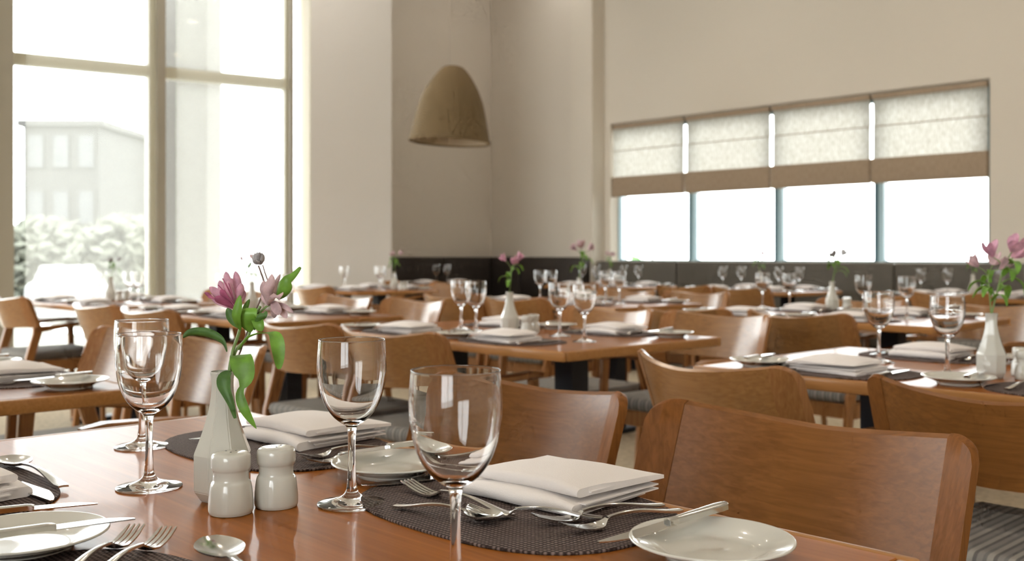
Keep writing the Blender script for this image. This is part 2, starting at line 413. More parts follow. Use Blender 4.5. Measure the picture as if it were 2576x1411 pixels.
ob('window_sill', join('window_sill', [box(XW+.002, XW+.25, wy0, wy1, zs-.012, zs)], M_jamb), win2)
# roman blinds
bl = [1537, 1724, 1941, 2193, 2489]; ng = ['leftmost', 'second from left', 'third from left', 'rightmost and largest']
XB = XW+.035
for i in range(4):
    y1 = on_x(bl[i]+(3 if i else 6), XB); y0 = on_x(bl[i+1]-4, XB)
    r = ob('roman_blind', None, None, (XB, (y0+y1)/2, zt)); h = (y1-y0)/2
    tag(r, 'linen roman blind half lowered with brown folded hem, %s over the ribbon window' % ng[i], 'blind', 'roman blinds over the ribbon window')
    H = zt-zs; zf = -H*.385; zb = -H*.525
    ob('headrail', join('headrail', [box(-.02, .02, -h, h, -.045, 0)], M_blindfold), r)
    n = 34; top = []; V = []; Fc = []
    for j in range(n+1):
        y = -h+2*h*j/n
        for kz, z in enumerate((-.045, zf*.48, zf*.52, zf)):
            V.append((.002*math.sin(j*1.9)+.004+(.006 if kz in (1,) else 0), y, z))
    for j in range(n):
        for kz in range(3):
            a = j*4+kz; Fc.append((a, a+4, a+5, a+1))
    ob('fabric', mesh('fabric', V, Fc, M_blind, True), r)
    ob('batten_seam', join('batten_seam', [box(-.004, .0, -h, h, zf*.5-.004, zf*.5+.004)], M_blindfold), r)
    ob('folded_hem', join('folded_hem', [(lambda q: q)(box(-.022, .012, -h-.004, h+.004, zb, zf)), box(-.028, -.022, -h, h, zb+.02, zf-.008)], M_blindfold), r)
    ob('hem_bar', join('hem_bar', [box(-.024, .014, -h, h, zb-.008, zb)], M_blindfold), r)

# ------------------------------------------------------------------ banquettes
def bench(name, mats, x0, x1, y0, y1, back, label, zb, seams, ext=None):
    r = ob(name, None, None, ((x0+x1)/2, (y0+y1)/2, 0)); ox, oy = (x0+x1)/2, (y0+y1)/2
    tag(r, label, 'bench')
    for a, b in seams:
        if back == 'x':
            ob('backrest', bevbox(x1-.16-ox, x1-ox, a-oy, b-oy, .46, zb, .02, 'backrest', mats[0]), r)
            ob('seat_cushion', bevbox(x0-ox, x1-.161-ox, a-oy, b-oy, .30, .46, .025, 'seat_cushion', mats[0]), r)
        else:
            ob('backrest', bevbox(a-ox, b-ox, y1-.16-oy, y1-oy, .46, zb, .02, 'backrest', mats[0]), r)
            ob('seat_cushion', bevbox(a-ox, b-ox, y0-oy, y1-.161-oy, .30, .46, .025, 'seat_cushion', mats[0]), r)
    if ext: ob('backrest', bevbox(x1-.16-ox, x1-ox, ext[0]-oy, ext[1]-oy, .47, zb, .02, 'backrest', mats[0]), r)
    ob('plinth', join('plinth', [box(x0+.06-ox, x1-ox, y0+.02-oy, y1-.02-oy, 0, .30)], M_banq2), r)
yl = yc-.03
sy = [on_x(2248, XW-.16)]
seams = [(-2.5, sy[0]-1.9-.004), (sy[0]-1.9, sy[0]-.004), (sy[0], sy[0]+2.2), (sy[0]+2.204, yl)]
bench('banquette', (M_banq, M_banq2), XW-.62, XW-.003, -2.5, yl, 'x', 'long taupe upholstered banquette under the ribbon window', .955, seams)
bench('banquette', (M_banq2, M_banq2), XBl-.5, XP-.003, YB-.62, YB-.003, 'y', 'dark brown upholstered banquette along the taupe back wall beneath the pendant lamp', .995,
      [(XBl-.1, XBl+.6), (XBl+.604, XP-.003)])

bench('banquette', (M_banq2, M_banq2), XP-.62, XP-.003, yc+.02, YB-.64, 'x', 'dark brown upholstered banquette along the side wall of the back corner', .995, [(yc+.02, YB-.64)], (YB-.636, YB-.17))
# ------------------------------------------------------------------ pendant
pd = 7.5; pc = D(1131, 357, pd); pz = pc.z
pend = ob('pendant_lamp', None, None, (pc.x, pc.y, pz))
tag(pend, 'woven straw dome pendant lamp hanging before the taupe back wall', 'lamp')
Rr = .297; Hh = .555
prof = [(Rr*(1-(z/Hh)**2.3)**.5*.985 if z < Hh*.98 else .06, z) for z in [Hh*i/20 for i in range(20)]]
prof = [(Rr*b_, Hh*a_) for a_, b_ in cat2([(0, 1), (.12, .955), (.23, .91), (.38, .85), (.51, .785), (.63, .70), (.73, .61), (.86, .46), (.95, .32), (.99, .23)], 3)]+[(.05, Hh), (.0, Hh)]
V, Fc = lathe(prof, 48)
ob('shade', mesh('shade', V, Fc, M_shade, True), pend, rot=(0.03, .04, 0))
V, Fc = lathe([(r-.006 if r > .01 else 0, z-.004 if z > .02 else z) for r, z in prof], 48)
ob('shade_lining', mesh('shade_lining', V, Fc, M_shadein, True), pend, rot=(0.03, .04, 0))
V, Fc = lathe([(Rr+.004, -.006), (Rr+.006, .012), (Rr-.007, .012), (Rr-.008, -.006), (Rr+.004, -.006)], 48)
ob('rim', mesh('rim', V, Fc, M_shade, True), pend, rot=(0.03, .04, 0))
ob('cord', join('cord', [tube([(0, 0, Hh-.01), (0, 0, ZC-pz)], .0014, 6)], M_cord, True), pend)

# ------------------------------------------------------------------ downlights in the ceiling
V, Fc = lathe([(.085, -.012), (.085, 0), (.062, 0), (.062, -.012), (.085, -.012)], 20)
me_ring = mesh('trim_ring', V, Fc, M_white, True)
V, Fc = lathe([(.0, -.004), (.06, -.004), (.06, 0)], 20); me_glow = mesh('bulb', V, Fc, M_lampglow)
for X in (.2, 2.4, 4.6, 6.6):
    for Y in (-2.2, .4, 2.9, 5.4):
        r = ob('downlight', None, None, (X, Y, ZC)); tag(r, 'round recessed ceiling downlight with white trim', 'light', 'ceiling downlights')
        ob('trim_ring', me_ring, r); ob('bulb', me_glow, r)
        l = bpy.data.lights.new('downlight_beam', 'SPOT'); l.energy = 28; l.color = (1, .90, .78); l.spot_size = 2.3; l.spot_blend = .8; l.shadow_soft_size = .07
        lo = bpy.data.objects.new('downlight_beam', l); COL.objects.link(lo); lo.location = (0, 0, -.03); lo.parent = r

# added fill lamps under the ceiling, out of view, invented to brighten the walls
def fill(x, y, L, ax, aim, pw, wh):
    r = ob('wall_fill_added', None, None, (x, y, ZC-.05)); tag(r, 'added unseen washer lamp under the ceiling '+wh, 'light', 'added wall fill lamps')
    a = (L/2, .05) if ax == 'x' else (.05, L/2)
    ob('housing', join('housing', [box(-a[0], a[0], -a[1], a[1], 0, .05)], M_white), r)
    l = bpy.data.lights.new('fill_beam', 'AREA'); l.shape = 'RECTANGLE'; l.size = L; l.size_y = .08; l.energy = pw; l.color = (1, .95, .88)
    lo = bpy.data.objects.new('fill_beam', l); COL.objects.link(lo); lo.parent = r; lo.location = (0, 0, -.01)
    z = -Vector(aim).normalized(); xx = Vector((1, 0, 0)) if ax == 'x' else Vector((0, 1, 0)); yy = z.cross(xx)
    lo.rotation_euler = Matrix((xx, yy, z)).transposed().to_euler()
fill(XW-1.3, 2.6, 6.5, 'y', (1, 0, -1.1), 10, 'before the ribbon window wall')
fill((XBl+XP)/2, YB-1.4, 2.0, 'x', (0, 1, -1.0), 6, 'before the taupe back wall')
fill(4.4, A.y-.95, 1.6, 'x', (0, 1, -1.0), 15, 'before the grey pier')
# ------------------------------------------------------------------ chairs
HW = .245
def back_x(y, z):                  # inner surface of the curved back
    u = y/HW
    return -.285+.085*abs(u)**2.0+(.785-z)*.36
def back_top(y): u = abs(y)/HW; return .762+.026*u**1.6
def back_bot(y): u = abs(y)/HW; return .606+.010*u**1.6
def panel(y0, y1, n, mz=5, extra=0, round_end=None, th=.021):
    secs = []
    for i in range(n+1):
        y = y0+(y1-y0)*i/n
        zt_, zb_ = back_top(y)+extra*.3, back_bot(y)-extra
        if round_end:
            e = (HW+.012-abs(y))/.042
            if e < 1: e = max(e, 0); zt_ -= .032*(1-math.sqrt(max(0, 1-(1-e)**2)))
        sec = []
        for k in range(mz+1):
            z = zb_+(zt_-zb_)*k/mz; sec.append((back_x(y, z)+extra*.4, y, z))
        sec.append((back_x(y, zt_)-th*.5, y, zt_+.005))
        for k in range(mz, -1, -1):
            z = zb_+(zt_-zb_)*k/mz; sec.append((back_x(y, z)-th-extra*.4, y, z))
        secs.append(sec)
    return loft(secs)
def limb(pts, w, d):               # tapered rectangular member: pts list, w = half widths x, d = half widths y
    secs = []
    for (x, y, z), a, b in zip(pts, w, d):
        c = min(a, b)*.4
        secs.append([(x-a+c, y-b, z), (x+a-c, y-b, z), (x+a, y-b+c, z), (x+a, y+b-c, z), (x+a-c, y+b, z), (x-a+c, y+b, z), (x-a, y+b-c, z), (x-a, y-b+c, z)])
    return loft(secs)
def hlimb(pts, w, h):              # member running along x : half width y, half height z
    secs = []
    for (x, y, z), a, b in zip(pts, w, h):
        c = min(a, b)*.4
        secs.append([(x, y-a+c, z-b), (x, y+a-c, z-b), (x, y+a, z-b+c), (x, y+a, z+b-c), (x, y+a-c, z+b), (x, y-a+c, z+b), (x, y-a, z+b-c), (x, y-a, z-b+c)])
    return loft(secs)
def chair_spec(Mv, Ms):
    sp = []
    sp.append(('back_panel', mesh('back_panel', *panel(-HW+.036, HW-.036, 22), Mv, True, .7), None))
    for s in (-1, 1):
        a, b = (HW-.0355, HW+.012) if s > 0 else (-HW-.012, -HW+.0355)
        sp.append(('back_post', mesh('back_post', *panel(a, b, 10, extra=.0025, round_end=True), Ms, True, .9), None))
    for s in (-1, 1):
        y = s*(HW-.012)
        xt = back_x(y, .62)-.01
        sp.append(('leg', join('leg', [limb([(-.245, y, 0), (-.215, y, .25), (-.185, y, .45), (xt+.012, y, .58), (xt+.003, y, .622)],
                                             [.012, .017, .024, .026, .011], [.011, .013, .014, .013, .010])], Ms, True, .6), None))
        sp.append(('leg', join('leg', [limb([(.225, y, 0), (.215, y, .40), (.212, y, .52), (.205, y, .612)], [.012, .017, .018, .02], [.011, .014, .013, .012])], Ms, True, .6), None))
        sp.append(('armrest', join('armrest', [hlimb([(.245, y, .622), (.19, y, .627), (.05, y, .622), (-.08, y, .607), (-.15, y, .60), (-.165, y, .60)],
                                                     [.014, .022, .022, .017, .013, .011], [.008, .011, .011, .015, .02, .018])], Ms, True, .6), None))
    sp.append(('seat_frame', join('seat_frame', [box(.175, .198, -.22, .22, .365, .425), box(-.19, -.165, -.22, .22, .365, .425),
                                                 box(-.165, .175, -.242, -.222, .365, .425), box(-.165, .175, .222, .242, .365, .425)], Ms), None))
    sp.append(('seat_cushion', bevbox(-.205, .225, -.218, .218, .426, .475, .02, 'seat_cushion', M_seat, 3), None))
    return sp
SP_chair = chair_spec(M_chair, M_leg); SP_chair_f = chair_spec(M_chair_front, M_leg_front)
def chair(xc, yc_, side, label, group, rz=0, front=False, tuck=0):
    """xc = X of the upper back corners; side -1: chair stands on the -X side of its table and looks to +X"""
    rot = 0 if side < 0 else PI
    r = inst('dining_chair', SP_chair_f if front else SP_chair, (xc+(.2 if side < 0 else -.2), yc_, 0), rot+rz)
    tag(r, label, 'chair', group)

# ------------------------------------------------------------------ tables
TH = .028
def table(x0, x1, y0, y1, label):
    cx, cy = (x0+x1)/2, (y0+y1)/2; a, b = (x1-x0)/2, (y1-y0)/2
    r = ob('dining_table', None, None, (cx, cy, 0)); tag(r, label, 'table', 'wooden dining tables')
    e = .016
    ob('tabletop', bevbox(-a+e, a-e, -b+e, b-e, TOP-TH, TOP, .0012, 'tabletop', M_table, 1), r)
    for q in ((-a, -a+e-.0002, -b, b), (a-e+.0002, a, -b, b), (-a+e, a-e, -b, -b+e-.0002), (-a+e, a-e, b-e+.0002, b)):
        ob('edge_strip', bevbox(*q, TOP-TH-.002, TOP-.0002, .004, 'edge_strip', M_edge, 2), r)
    for s in (-1, 1):
        y = s*b*.48
        ob('column', join('column', [box(-.04, .04, y-.04, y+.04, .03, TOP-TH-.014)], M_black), r)
        ob('foot_plate', bevbox(-.13, .13, y-.06, y+.06, 0, .03, .006, 'foot_plate', M_black, 1), r)
    ob('support_plate', join('support_plate', [box(-.2, .2, -b*.6, b*.6, TOP-TH-.014, TOP-TH-.001)], M_black), r)
    return r

# ------------------------------------------------------------------ tableware recipes
foot_o = [(0, 0), (.03, .0), (.0376, .0), (.0382, .0002), (.03855, .0006), (.0387, .0011)]+cat2([(.0384, .0018), (.034, .0032), (.022, .0058), (.011, .0098), (.0064, .0165), (.0049, .027)], 4)
stem_o = cat2([(.0049, .027), (.0043, .045), (.0042, .062), (.0046, .078), (.0058, .0858), (.0078, .0888)], 4)
bowl_o = cat2([(.0078, .0888), (.0135, .0922), (.0215, .0992), (.0290, .110), (.0345, .124), (.0375, .140), (.0387, .153), (.0383, .168), (.0374, .182), (.03725, .1842)], 5)
bowl_i = [(.03720, .18455), (.03708, .18482), (.03690, .1850), (.03668, .1850), (.03650, .18482), (.03640, .18455), (.03638, .1842)]+cat2([(.0365, .182), (.0374, .168), (.0376, .153), (.0364, .140), (.0333, .1247), (.0277, .1113), (.0200, .1012), (.0120, .0955), (.0050, .0935), (.0, .0932)], 5)
def glass_spec(n):
    return [('bowl', mesh('bowl', *lathe(bowl_o+bowl_i, n), M_glass, True), None),
            ('stem', mesh('stem', *lathe(stem_o, n), M_glass, True), None),
            ('foot', mesh('foot', *lathe(foot_o, n), M_glass, True), None)]
def fixnormals(spec):
    # open shells: make sure outside faces point outwards
    for _, me, _ in spec:
        bm = bmesh.new(); bm.from_mesh(me); bm.faces.ensure_lookup_table()
        def rad(q): c = q.calc_center_median(); return (q.normal.x*c.x+q.normal.y*c.y)/max(1e-6, math.hypot(c.x, c.y))
        if me.name.startswith('foot'): f = min(bm.faces, key=lambda q: q.calc_center_median().z); bad = f.normal.z > 0
        elif me.name.startswith('bowl'): f = min(bm.faces, key=lambda q: abs(q.calc_center_median().z-.10)-math.hypot(*q.calc_center_median().xy)*3); bad = rad(f) < 0
        else: f = max(bm.faces, key=lambda q: abs(rad(q))); bad = rad(f) < 0
        if bad: bmesh.ops.reverse_faces(bm, faces=bm.faces)
        bmesh.ops.remove_doubles(bm, verts=bm.verts, dist=1e-6)
        bm.to_mesh(me); bm.free()
    return spec
SP_glass = fixnormals(glass_spec(56)); SP_glass_far = fixnormals(glass_spec(24))
# bread plate
pr = cat2([(.0, .0035), (.03, .0030), (.044, .0040), (.056, .0095), (.0755, .0165)], 5)+[(.0765, .0172), (.0762, .0185), (.0750, .0190)]+cat2([(.0740, .0187), (.056, .0122), (.045, .0072), (.03, .0058), (.0, .0060)], 5)
pr2 = [(.040, .0034), (.041, .0), (.044, .0), (.0445, .0042)]
me_plate = mesh('plate', *lathe(pr, 64), M_china, True)
me_pring = mesh('foot_ring', *lathe(pr2, 40), M_china, True)
SP_plate = [('dish', me_plate, None), ('foot_ring', me_pring, None)]
# superellipse placemat
def matmesh(rx, ry, e=2.7, n=72, h=.003):
    V = []; Fc = []
    def ring(k, z): 
        for i in range(n):
            a = 2*PI*i/n; c, s = math.cos(a), math.sin(a)
            V.append((rx*k*abs(c)**(2/e)*(1 if c > 0 else -1), ry*k*abs(s)**(2/e)*(1 if s > 0 else -1), z))
    ring(.995, 0); ring(1, h*.5); ring(.995, h); ring(.5, h)
    V.append((0, 0, h))
    for r_ in range(3):
        for i in range(n):
            j = (i+1) % n; Fc.append((r_*n+i, r_*n+j, (r_+1)*n+j, (r_+1)*n+i))
    for i in range(n): Fc.append((3*n+i, 3*n+(i+1) % n, 4*n))
    Fc.append(tuple(range(n)))
    return mesh('placemat', V, Fc, M_mat, True, .6)
me_mat = matmesh(.135, .188)
# folded napkin: lower and upper fold, front (rounded) edge at local -x, open layers at y ends
def fold_prof(x0, x1, z0, z1, puff, lay):
    """closed profile in xz of one puffed fold, rounded at x0"""
    zm = (z0+z1)/2; r = (z1-z0)/2; pts = []
    for i in range(9):
        a = PI/2+PI*i/8; pts.append((x0+r+r*math.cos(a)*1.15, zm+r*math.sin(a)))
    n = 8
    for i in range(1, n+1):
        u = i/n; pts.append((x0+r+(x1-x0-r)*u, z0+.0006))
    for i in range(n+1):
        u = 1-i/n; pts.append((x0+r+(x1-x0-r)*u, z1+puff*math.sin(PI*u)**1.2*.8-(z1-z0)*.55*u**3))
    return pts
def napkin_part(x0, x1, y0, y1, z0, z1, puff, skew, seed):
    rr = random.Random(seed); secs = []; n = 14
    for j in range(n+1):
        v = j/n; y = y0+(y1-y0)*v
        e = 1-.34*abs(2*v-1)**3.0
        pr_ = fold_prof(x0, x1, z0, z0+(z1-z0)*e, puff*(1-abs(2*v-1)**2.5), 2)
        wob = .0012*math.sin(v*9+seed)
        secs.append([(x+wob+skew*(v-.5)*(x-x0), y+skew*.5*(x-x0), z+.0008*math.sin(x*70+v*6+seed)*(1 if z > z0+.002 else 0)) for x, z in pr_])
    V, Fc = loft(secs)
    # layered hem edges at both ends
    return V, Fc
def layer_sheet(x0, x1, y0, y1, z, th=.0016, sag=0):
    n = 8; st = []
    for i in range(n+1):
        u = i/n; st.append((x0+(x1-x0)*u, (y0+y1)/2, z+sag*math.sin(PI*u), (y1-y0)/2, 0))
    return ribbon(st, th, 8)
def napkin_spec(seed, L=.083):
    lower = join('lower_fold', [napkin_part(-.078, .072, -L, L, .0, .0185, .0025, .10, seed)], M_napkin, True, 1.0)
    upper = join('upper_fold', [napkin_part(-.062, .070, -L+.004, L-.006, .0180, .0325, .0085, -.18, seed+3)], M_napkin, True, 1.0)
    layers = join('hem_layer', [layer_sheet(-.06, .074, -L-.005, L+.004, .0125), layer_sheet(-.05, .077, -L-.003, L+.006, .0068), layer_sheet(-.045, .074, -L-.001, L-.002, .0225)], M_napkin, True, 1.0)
    return [('lower_fold', lower, None), ('upper_fold', upper, None), ('hem_layer', layers, None)]
SP_nap = [napkin_spec(1), napkin_spec(5), napkin_spec(11)]
# cutlery: x from head (0) to handle end (.19)
def handle_st(x0, x1, z0, n=12, wmin=.0026, wmax=.0075):
    st = []
    for i in range(n+1):
        u = i/n
        z = z0+(.010)*math.sin(PI*min(1, u*1.15+.0))*(.6)+(0-.0)*u
        wdt = wmin+(wmax-wmin)*max(0, (u-.25)/.75)**1.3
        if u > .93: wdt *= .72
        st.append((x0+(x1-x0)*u, 0, max(.0016, z*(1-u*.75)), wdt, -.0006))
    return st
fk_h = mesh('handle', *ribbon(handle_st(.068, .19, .0085), .0024, 4), M_steel, True, .9)
tp = []
for t in (-1.5, -.5, .5, 1.5):
    st = []
    for i in range(9):
        u = i/8; st.append((.048*u, t*.0056*(1-.06*(1-u)), .0105-.0085*math.sin(PI*.5*u), .0008+.0012*min(1, u*2.5), 0))
    tp.append(ribbon(st, .0017, 2))
hd = [(.046, 0, .0020, .0107, .0), (.052, 0, .0021, .0108, .001), (.058, 0, .0028, .0092, .0012), (.063, 0, .0048, .0058, .0006), (.067, 0, .0072, .0034, 0), (.072, 0, .0090, .0028, 0)]
fk_t = join('fork_head', tp+[ribbon(hd, .0018, 6)], M_steel, True, .9)
SP_fork = [('fork_head', fk_t, None), ('handle', fk_h, None)]
sp_st = []
for i in range(15):
    u = i/14; hw = .0195*math.sin(PI*min(1, .04+.9*u))**.62*(1 if u < .5 else 1-.12*(u-.5)); sp_st.append((.058*u, 0, .0085-.001*u, max(hw, .002), .0065*math.sin(PI*u)**.7))
sp_st += [(.062, 0, .0088, .0038, 0), (.068, 0, .0092, .003, 0), (.072, 0, .0095, .0028, 0)]
SP_spoon = [('spoon_bowl', join('spoon_bowl', [ribbon(sp_st, .0014, 10)], M_steel, True, 1.2), None), ('handle', fk_h, None)]
kb = []
for i in range(13):
    u = i/12; hw = .0095*min(1, (.06+u*2.3)**.6); kb.append((.105*u, .0095-hw, .003, hw, 0))
kn_b = join('knife_blade', [ribbon(kb, .0012, 4)], M_steel, True, .5)
kh = [(.103, .003, .0035, .0045, 0), (.108, .001, .0042, .006, 0), (.115, 0, .0045, .0052, 0), (.15, 0, .0045, .0065, 0), (.185, 0, .0045, .0078, 0), (.196, 0, .0045, .0070, 0), (.2, 0, .0045, .0045, 0)]
kn_h = join('handle', [ribbon([(x, y, z, hw*1.0, -.0012) for x, y, z, hw, s in kh], .0052, 6)], M_steel, True, .9)
SP_knife = [('knife_blade', kn_b, None), ('handle', kn_h, None)]
CUT = {'fork': (SP_fork, .19), 'spoon': (SP_spoon, .19), 'knife': (SP_knife, .2)}
def cutlery(kind, a, b, label, group=None, name=None, sc=None, rev=False):
    """from head point a to handle end b"""
    spec, L = CUT[kind]; a = Vector(a); b = Vector(b); d = b-a
    yaw = math.atan2(d.y, d.x); pit = -math.atan2(d.z, math.hypot(d.x, d.y)); s = sc or d.length/L
    r = inst(name or kind, spec, a, rot=(0 if not rev else 0, pit, yaw), sc=(s, min(1.15, max(s, .95)), 1))
    tag(r, label, 'cutlery', group); return r
# bottle vase, octagonal
def vase_mesh():
    n = 8; prof = [(.0, .0), (.0235, .0), (.0250, .0012), (.0325, .0125), (.0328, .0150), (.0330, .0535), (.0322, .0565)]+cat2([(.0322, .0565), (.0245, .076), (.0178, .097), (.0138, .117), (.0128, .134), (.0142, .1445), (.0140, .1462)], 3)[1:]+[(.0120, .1462), (.0108, .138), (.0095, .120), (.008, .06), (0, .055)]
    V, Fc = lathe(prof, n, phase=PI/8)
    me = bpy.data.meshes.new('vase'); me.from_pydata(V, [], Fc); bm = bmesh.new(); bm.from_mesh(me)
    bmesh.ops.remove_doubles(bm, verts=bm.verts, dist=1e-6)
    bmesh.ops.recalc_face_normals(bm, faces=bm.faces)
    bmesh.ops.bevel(bm, geom=[e for e in bm.edges if e.calc_face_angle(0) > .3], offset=.0011, segments=2, affect='EDGES')
    for f in bm.faces: f.smooth = f.calc_area() < .0012**2*9 or f.calc_area() < .00003
    for f in bm.faces: f.smooth = True
    for e in bm.edges:
        if e.calc_face_angle(0) > .16: e.smooth = False
    bm.to_mesh(me); bm.free(); me.materials.append(M_china); return me
me_vase = vase_mesh()
shp = cat2([(.0, .0), (.020, .0), (.0232, .0020), (.0240, .006), (.0238, .014), (.0226, .026), (.0214, .0325), (.0200, .0352)], 4)+cat2([(.0192, .0365), (.0188, .042), (.0192, .0468)], 3)+cat2([(.0204, .0482), (.0212, .0515), (.0212, .0580), (.0206, .0625), (.0180, .0655), (.0100, .0668), (.0, .0672)], 4)
me_shaker = mesh('shaker_body', *lathe(shp, 40), M_china, True)
me_holes = join('pour_hole', [lathe([(0, .0), (.0011, .0), (.0011, .0006), (0, .0006)], 8)], M_black)
def shaker(p, label, group):
    r = ob('shaker', me_shaker, None, p); tag(r, label, 'shaker', group)
    for k in range(3):
        a = k*2*PI/3; ob('pour_hole', me_holes, r, (.006*math.cos(a), .006*math.sin(a), .0672-.0005))
    return r

# generic flower sprig for the farther tables
def petal(base, d, L, wdt, curl=.3):
    d = Vector(d).normalized(); up = Vector((0, 0, 1)); side = d.cross(up)
    if side.length < .1: side = Vector((1, 0, 0))
    side.normalize(); nn = side.cross(d)
    pts = [Vector(base)+d*L*u - nn*(-curl*L*(u**2)) for u in (0, .35, .7, 1)]
    return blade(pts, wdt, side, .35, lambda u: (math.sin(PI*min(1, u*.9+.08))**.8)*(.45+.75*u), m=2)
def bloom(c, axis, L, wdt, n=6, spread=.55, seed=0):
    rr = random.Random(seed); c = Vector(c); ax = Vector(axis).normalized(); a = ax.orthogonal().normalized(); b = ax.cross(a); out = []
    for k in range(n):
        t = 2*PI*k/n+rr.uniform(-.2, .2); d = ax+(a*math.cos(t)+b*math.sin(t))*spread*rr.uniform(.7, 1.25)
        out.append(petal(c, d, L*rr.uniform(.85, 1.1), wdt, .12))
    return out
def sprig_spec(seed, Mp, H=.14, nb=3):
    rr = random.Random(seed); sp = []; TL = .055
    top = Vector((rr.uniform(-.015, .015), rr.uniform(-.015, .015), H*.62))
    sp.append(('stem', join('stem', [tube(catmull([(0, 0, -TL), (0.001, 0, -.01), (top.x*.5, top.y*.5, H*.3), top], 4), .0016, 6)], M_stem, True), None))
    for k in range(nb):
        a = k*2*PI/nb+rr.uniform(-.4, .4); q = top+Vector((.022*math.cos(a), .022*math.sin(a), .012+rr.uniform(0, .02)))
        st = tube([top, (top+q)/2+Vector((0, 0, .003)), q], .001, 5)
        sp.append(('pedicel', join('pedicel', [st], M_stem, True), 0))
        sp.append(('bloom', join('bloom', bloom(q, (math.cos(a)*.8, math.sin(a)*.8, .9), .032, .0095, 6, .5, seed*7+k), Mp, True, 1.2), None))
    for k in range(5):
        a = rr.uniform(0, 2*PI); z = H*(.2+.1*k); L = rr.uniform(.035, .055)
        b0 = Vector((top.x*z/H, top.y*z/H, z)); dv = Vector((math.cos(a), math.sin(a), 0))
        sp.append(('leaf', join('leaf', [blade([b0, b0+dv*L*.4+Vector((0, 0, .016)), b0+dv*L*.8+Vector((0, 0, .010)), b0+dv*L+Vector((0, 0, -.008))], .008, (-dv.y, dv.x, 0), .3, m=2)], M_leaf, True, 1.2), None))
    return sp
SPR = [sprig_spec(3, M_petal), sprig_spec(8, M_petal2), sprig_spec(15, M_dry, .13, 2), sprig_spec(21, M_petal2, .12, 2)]

# ================================================================== LAYOUT
# name: x0, x1, y0, y1, label, short phrase
TB = {
 'front': (.157, .927, .42, 1.658, 'large cherry wood dining table filling the foreground with octagonal white vase', 'the foreground table'),
 'left': (.16, .93, 2.09, 3.33, 'wooden dining table cut by the left edge behind the foreground glasses', 'the left-edge table'),
 'middle': (2.14, 2.92, 2.02, 3.30, 'wooden dining table in the picture centre with corner pointing to the viewer', 'the central table'),
 'right': (2.115, 2.90, .36, 1.55, 'wooden dining table at the right edge behind two chair backs', 'the right-edge table'),
 'window': (2.14, 2.90, 3.75, 5.15, 'wooden dining table left of centre behind the pink flowers', 'the table behind the pink flowers'),
 'glass': (2.14, 2.85, 5.45, 6.6, 'pale lit wooden dining table closest to the tall windows', 'the table closest to the tall windows'),
 'green': (3.93, 4.72, 1.74, 3.08, 'wooden dining table right of centre before the taupe banquette', 'the table right of centre'),
 'second': (4.1, 4.88, 3.5, 4.75, 'wooden dining table behind the central table with white plates', 'the table just behind the central one'),
 'pier': (4.5, 5.3, 6.4, 7.4, 'small wooden dining table before the grey wall pier', 'the table by the grey pier'),
 'bench1': (6.72, 7.42, 4.0, 5.05, 'wooden table by the banquette under the middle panes of the ribbon window', 'the banquette table under the middle panes'),
 'bench2': (6.72, 7.42, 5.6, 6.6, 'wooden table by the banquette at the left end of the ribbon window', 'the banquette table by the left pane'),
 'bench3': (6.72, 7.42, 2.3, 3.4, 'wooden table by the banquette under the rightmost window pane', 'the banquette table under the rightmost pane'),
 'corner': (6.05, 6.75, 7.5, 8.2, 'small wooden table in the far corner before the dark banquette', 'the far corner table'),
}
for k, v in TB.items(): table(*v[:5])
def nm(t): return TB[t][5]
def clab(a, b): return (a+' '+b).replace('  ', ' ')
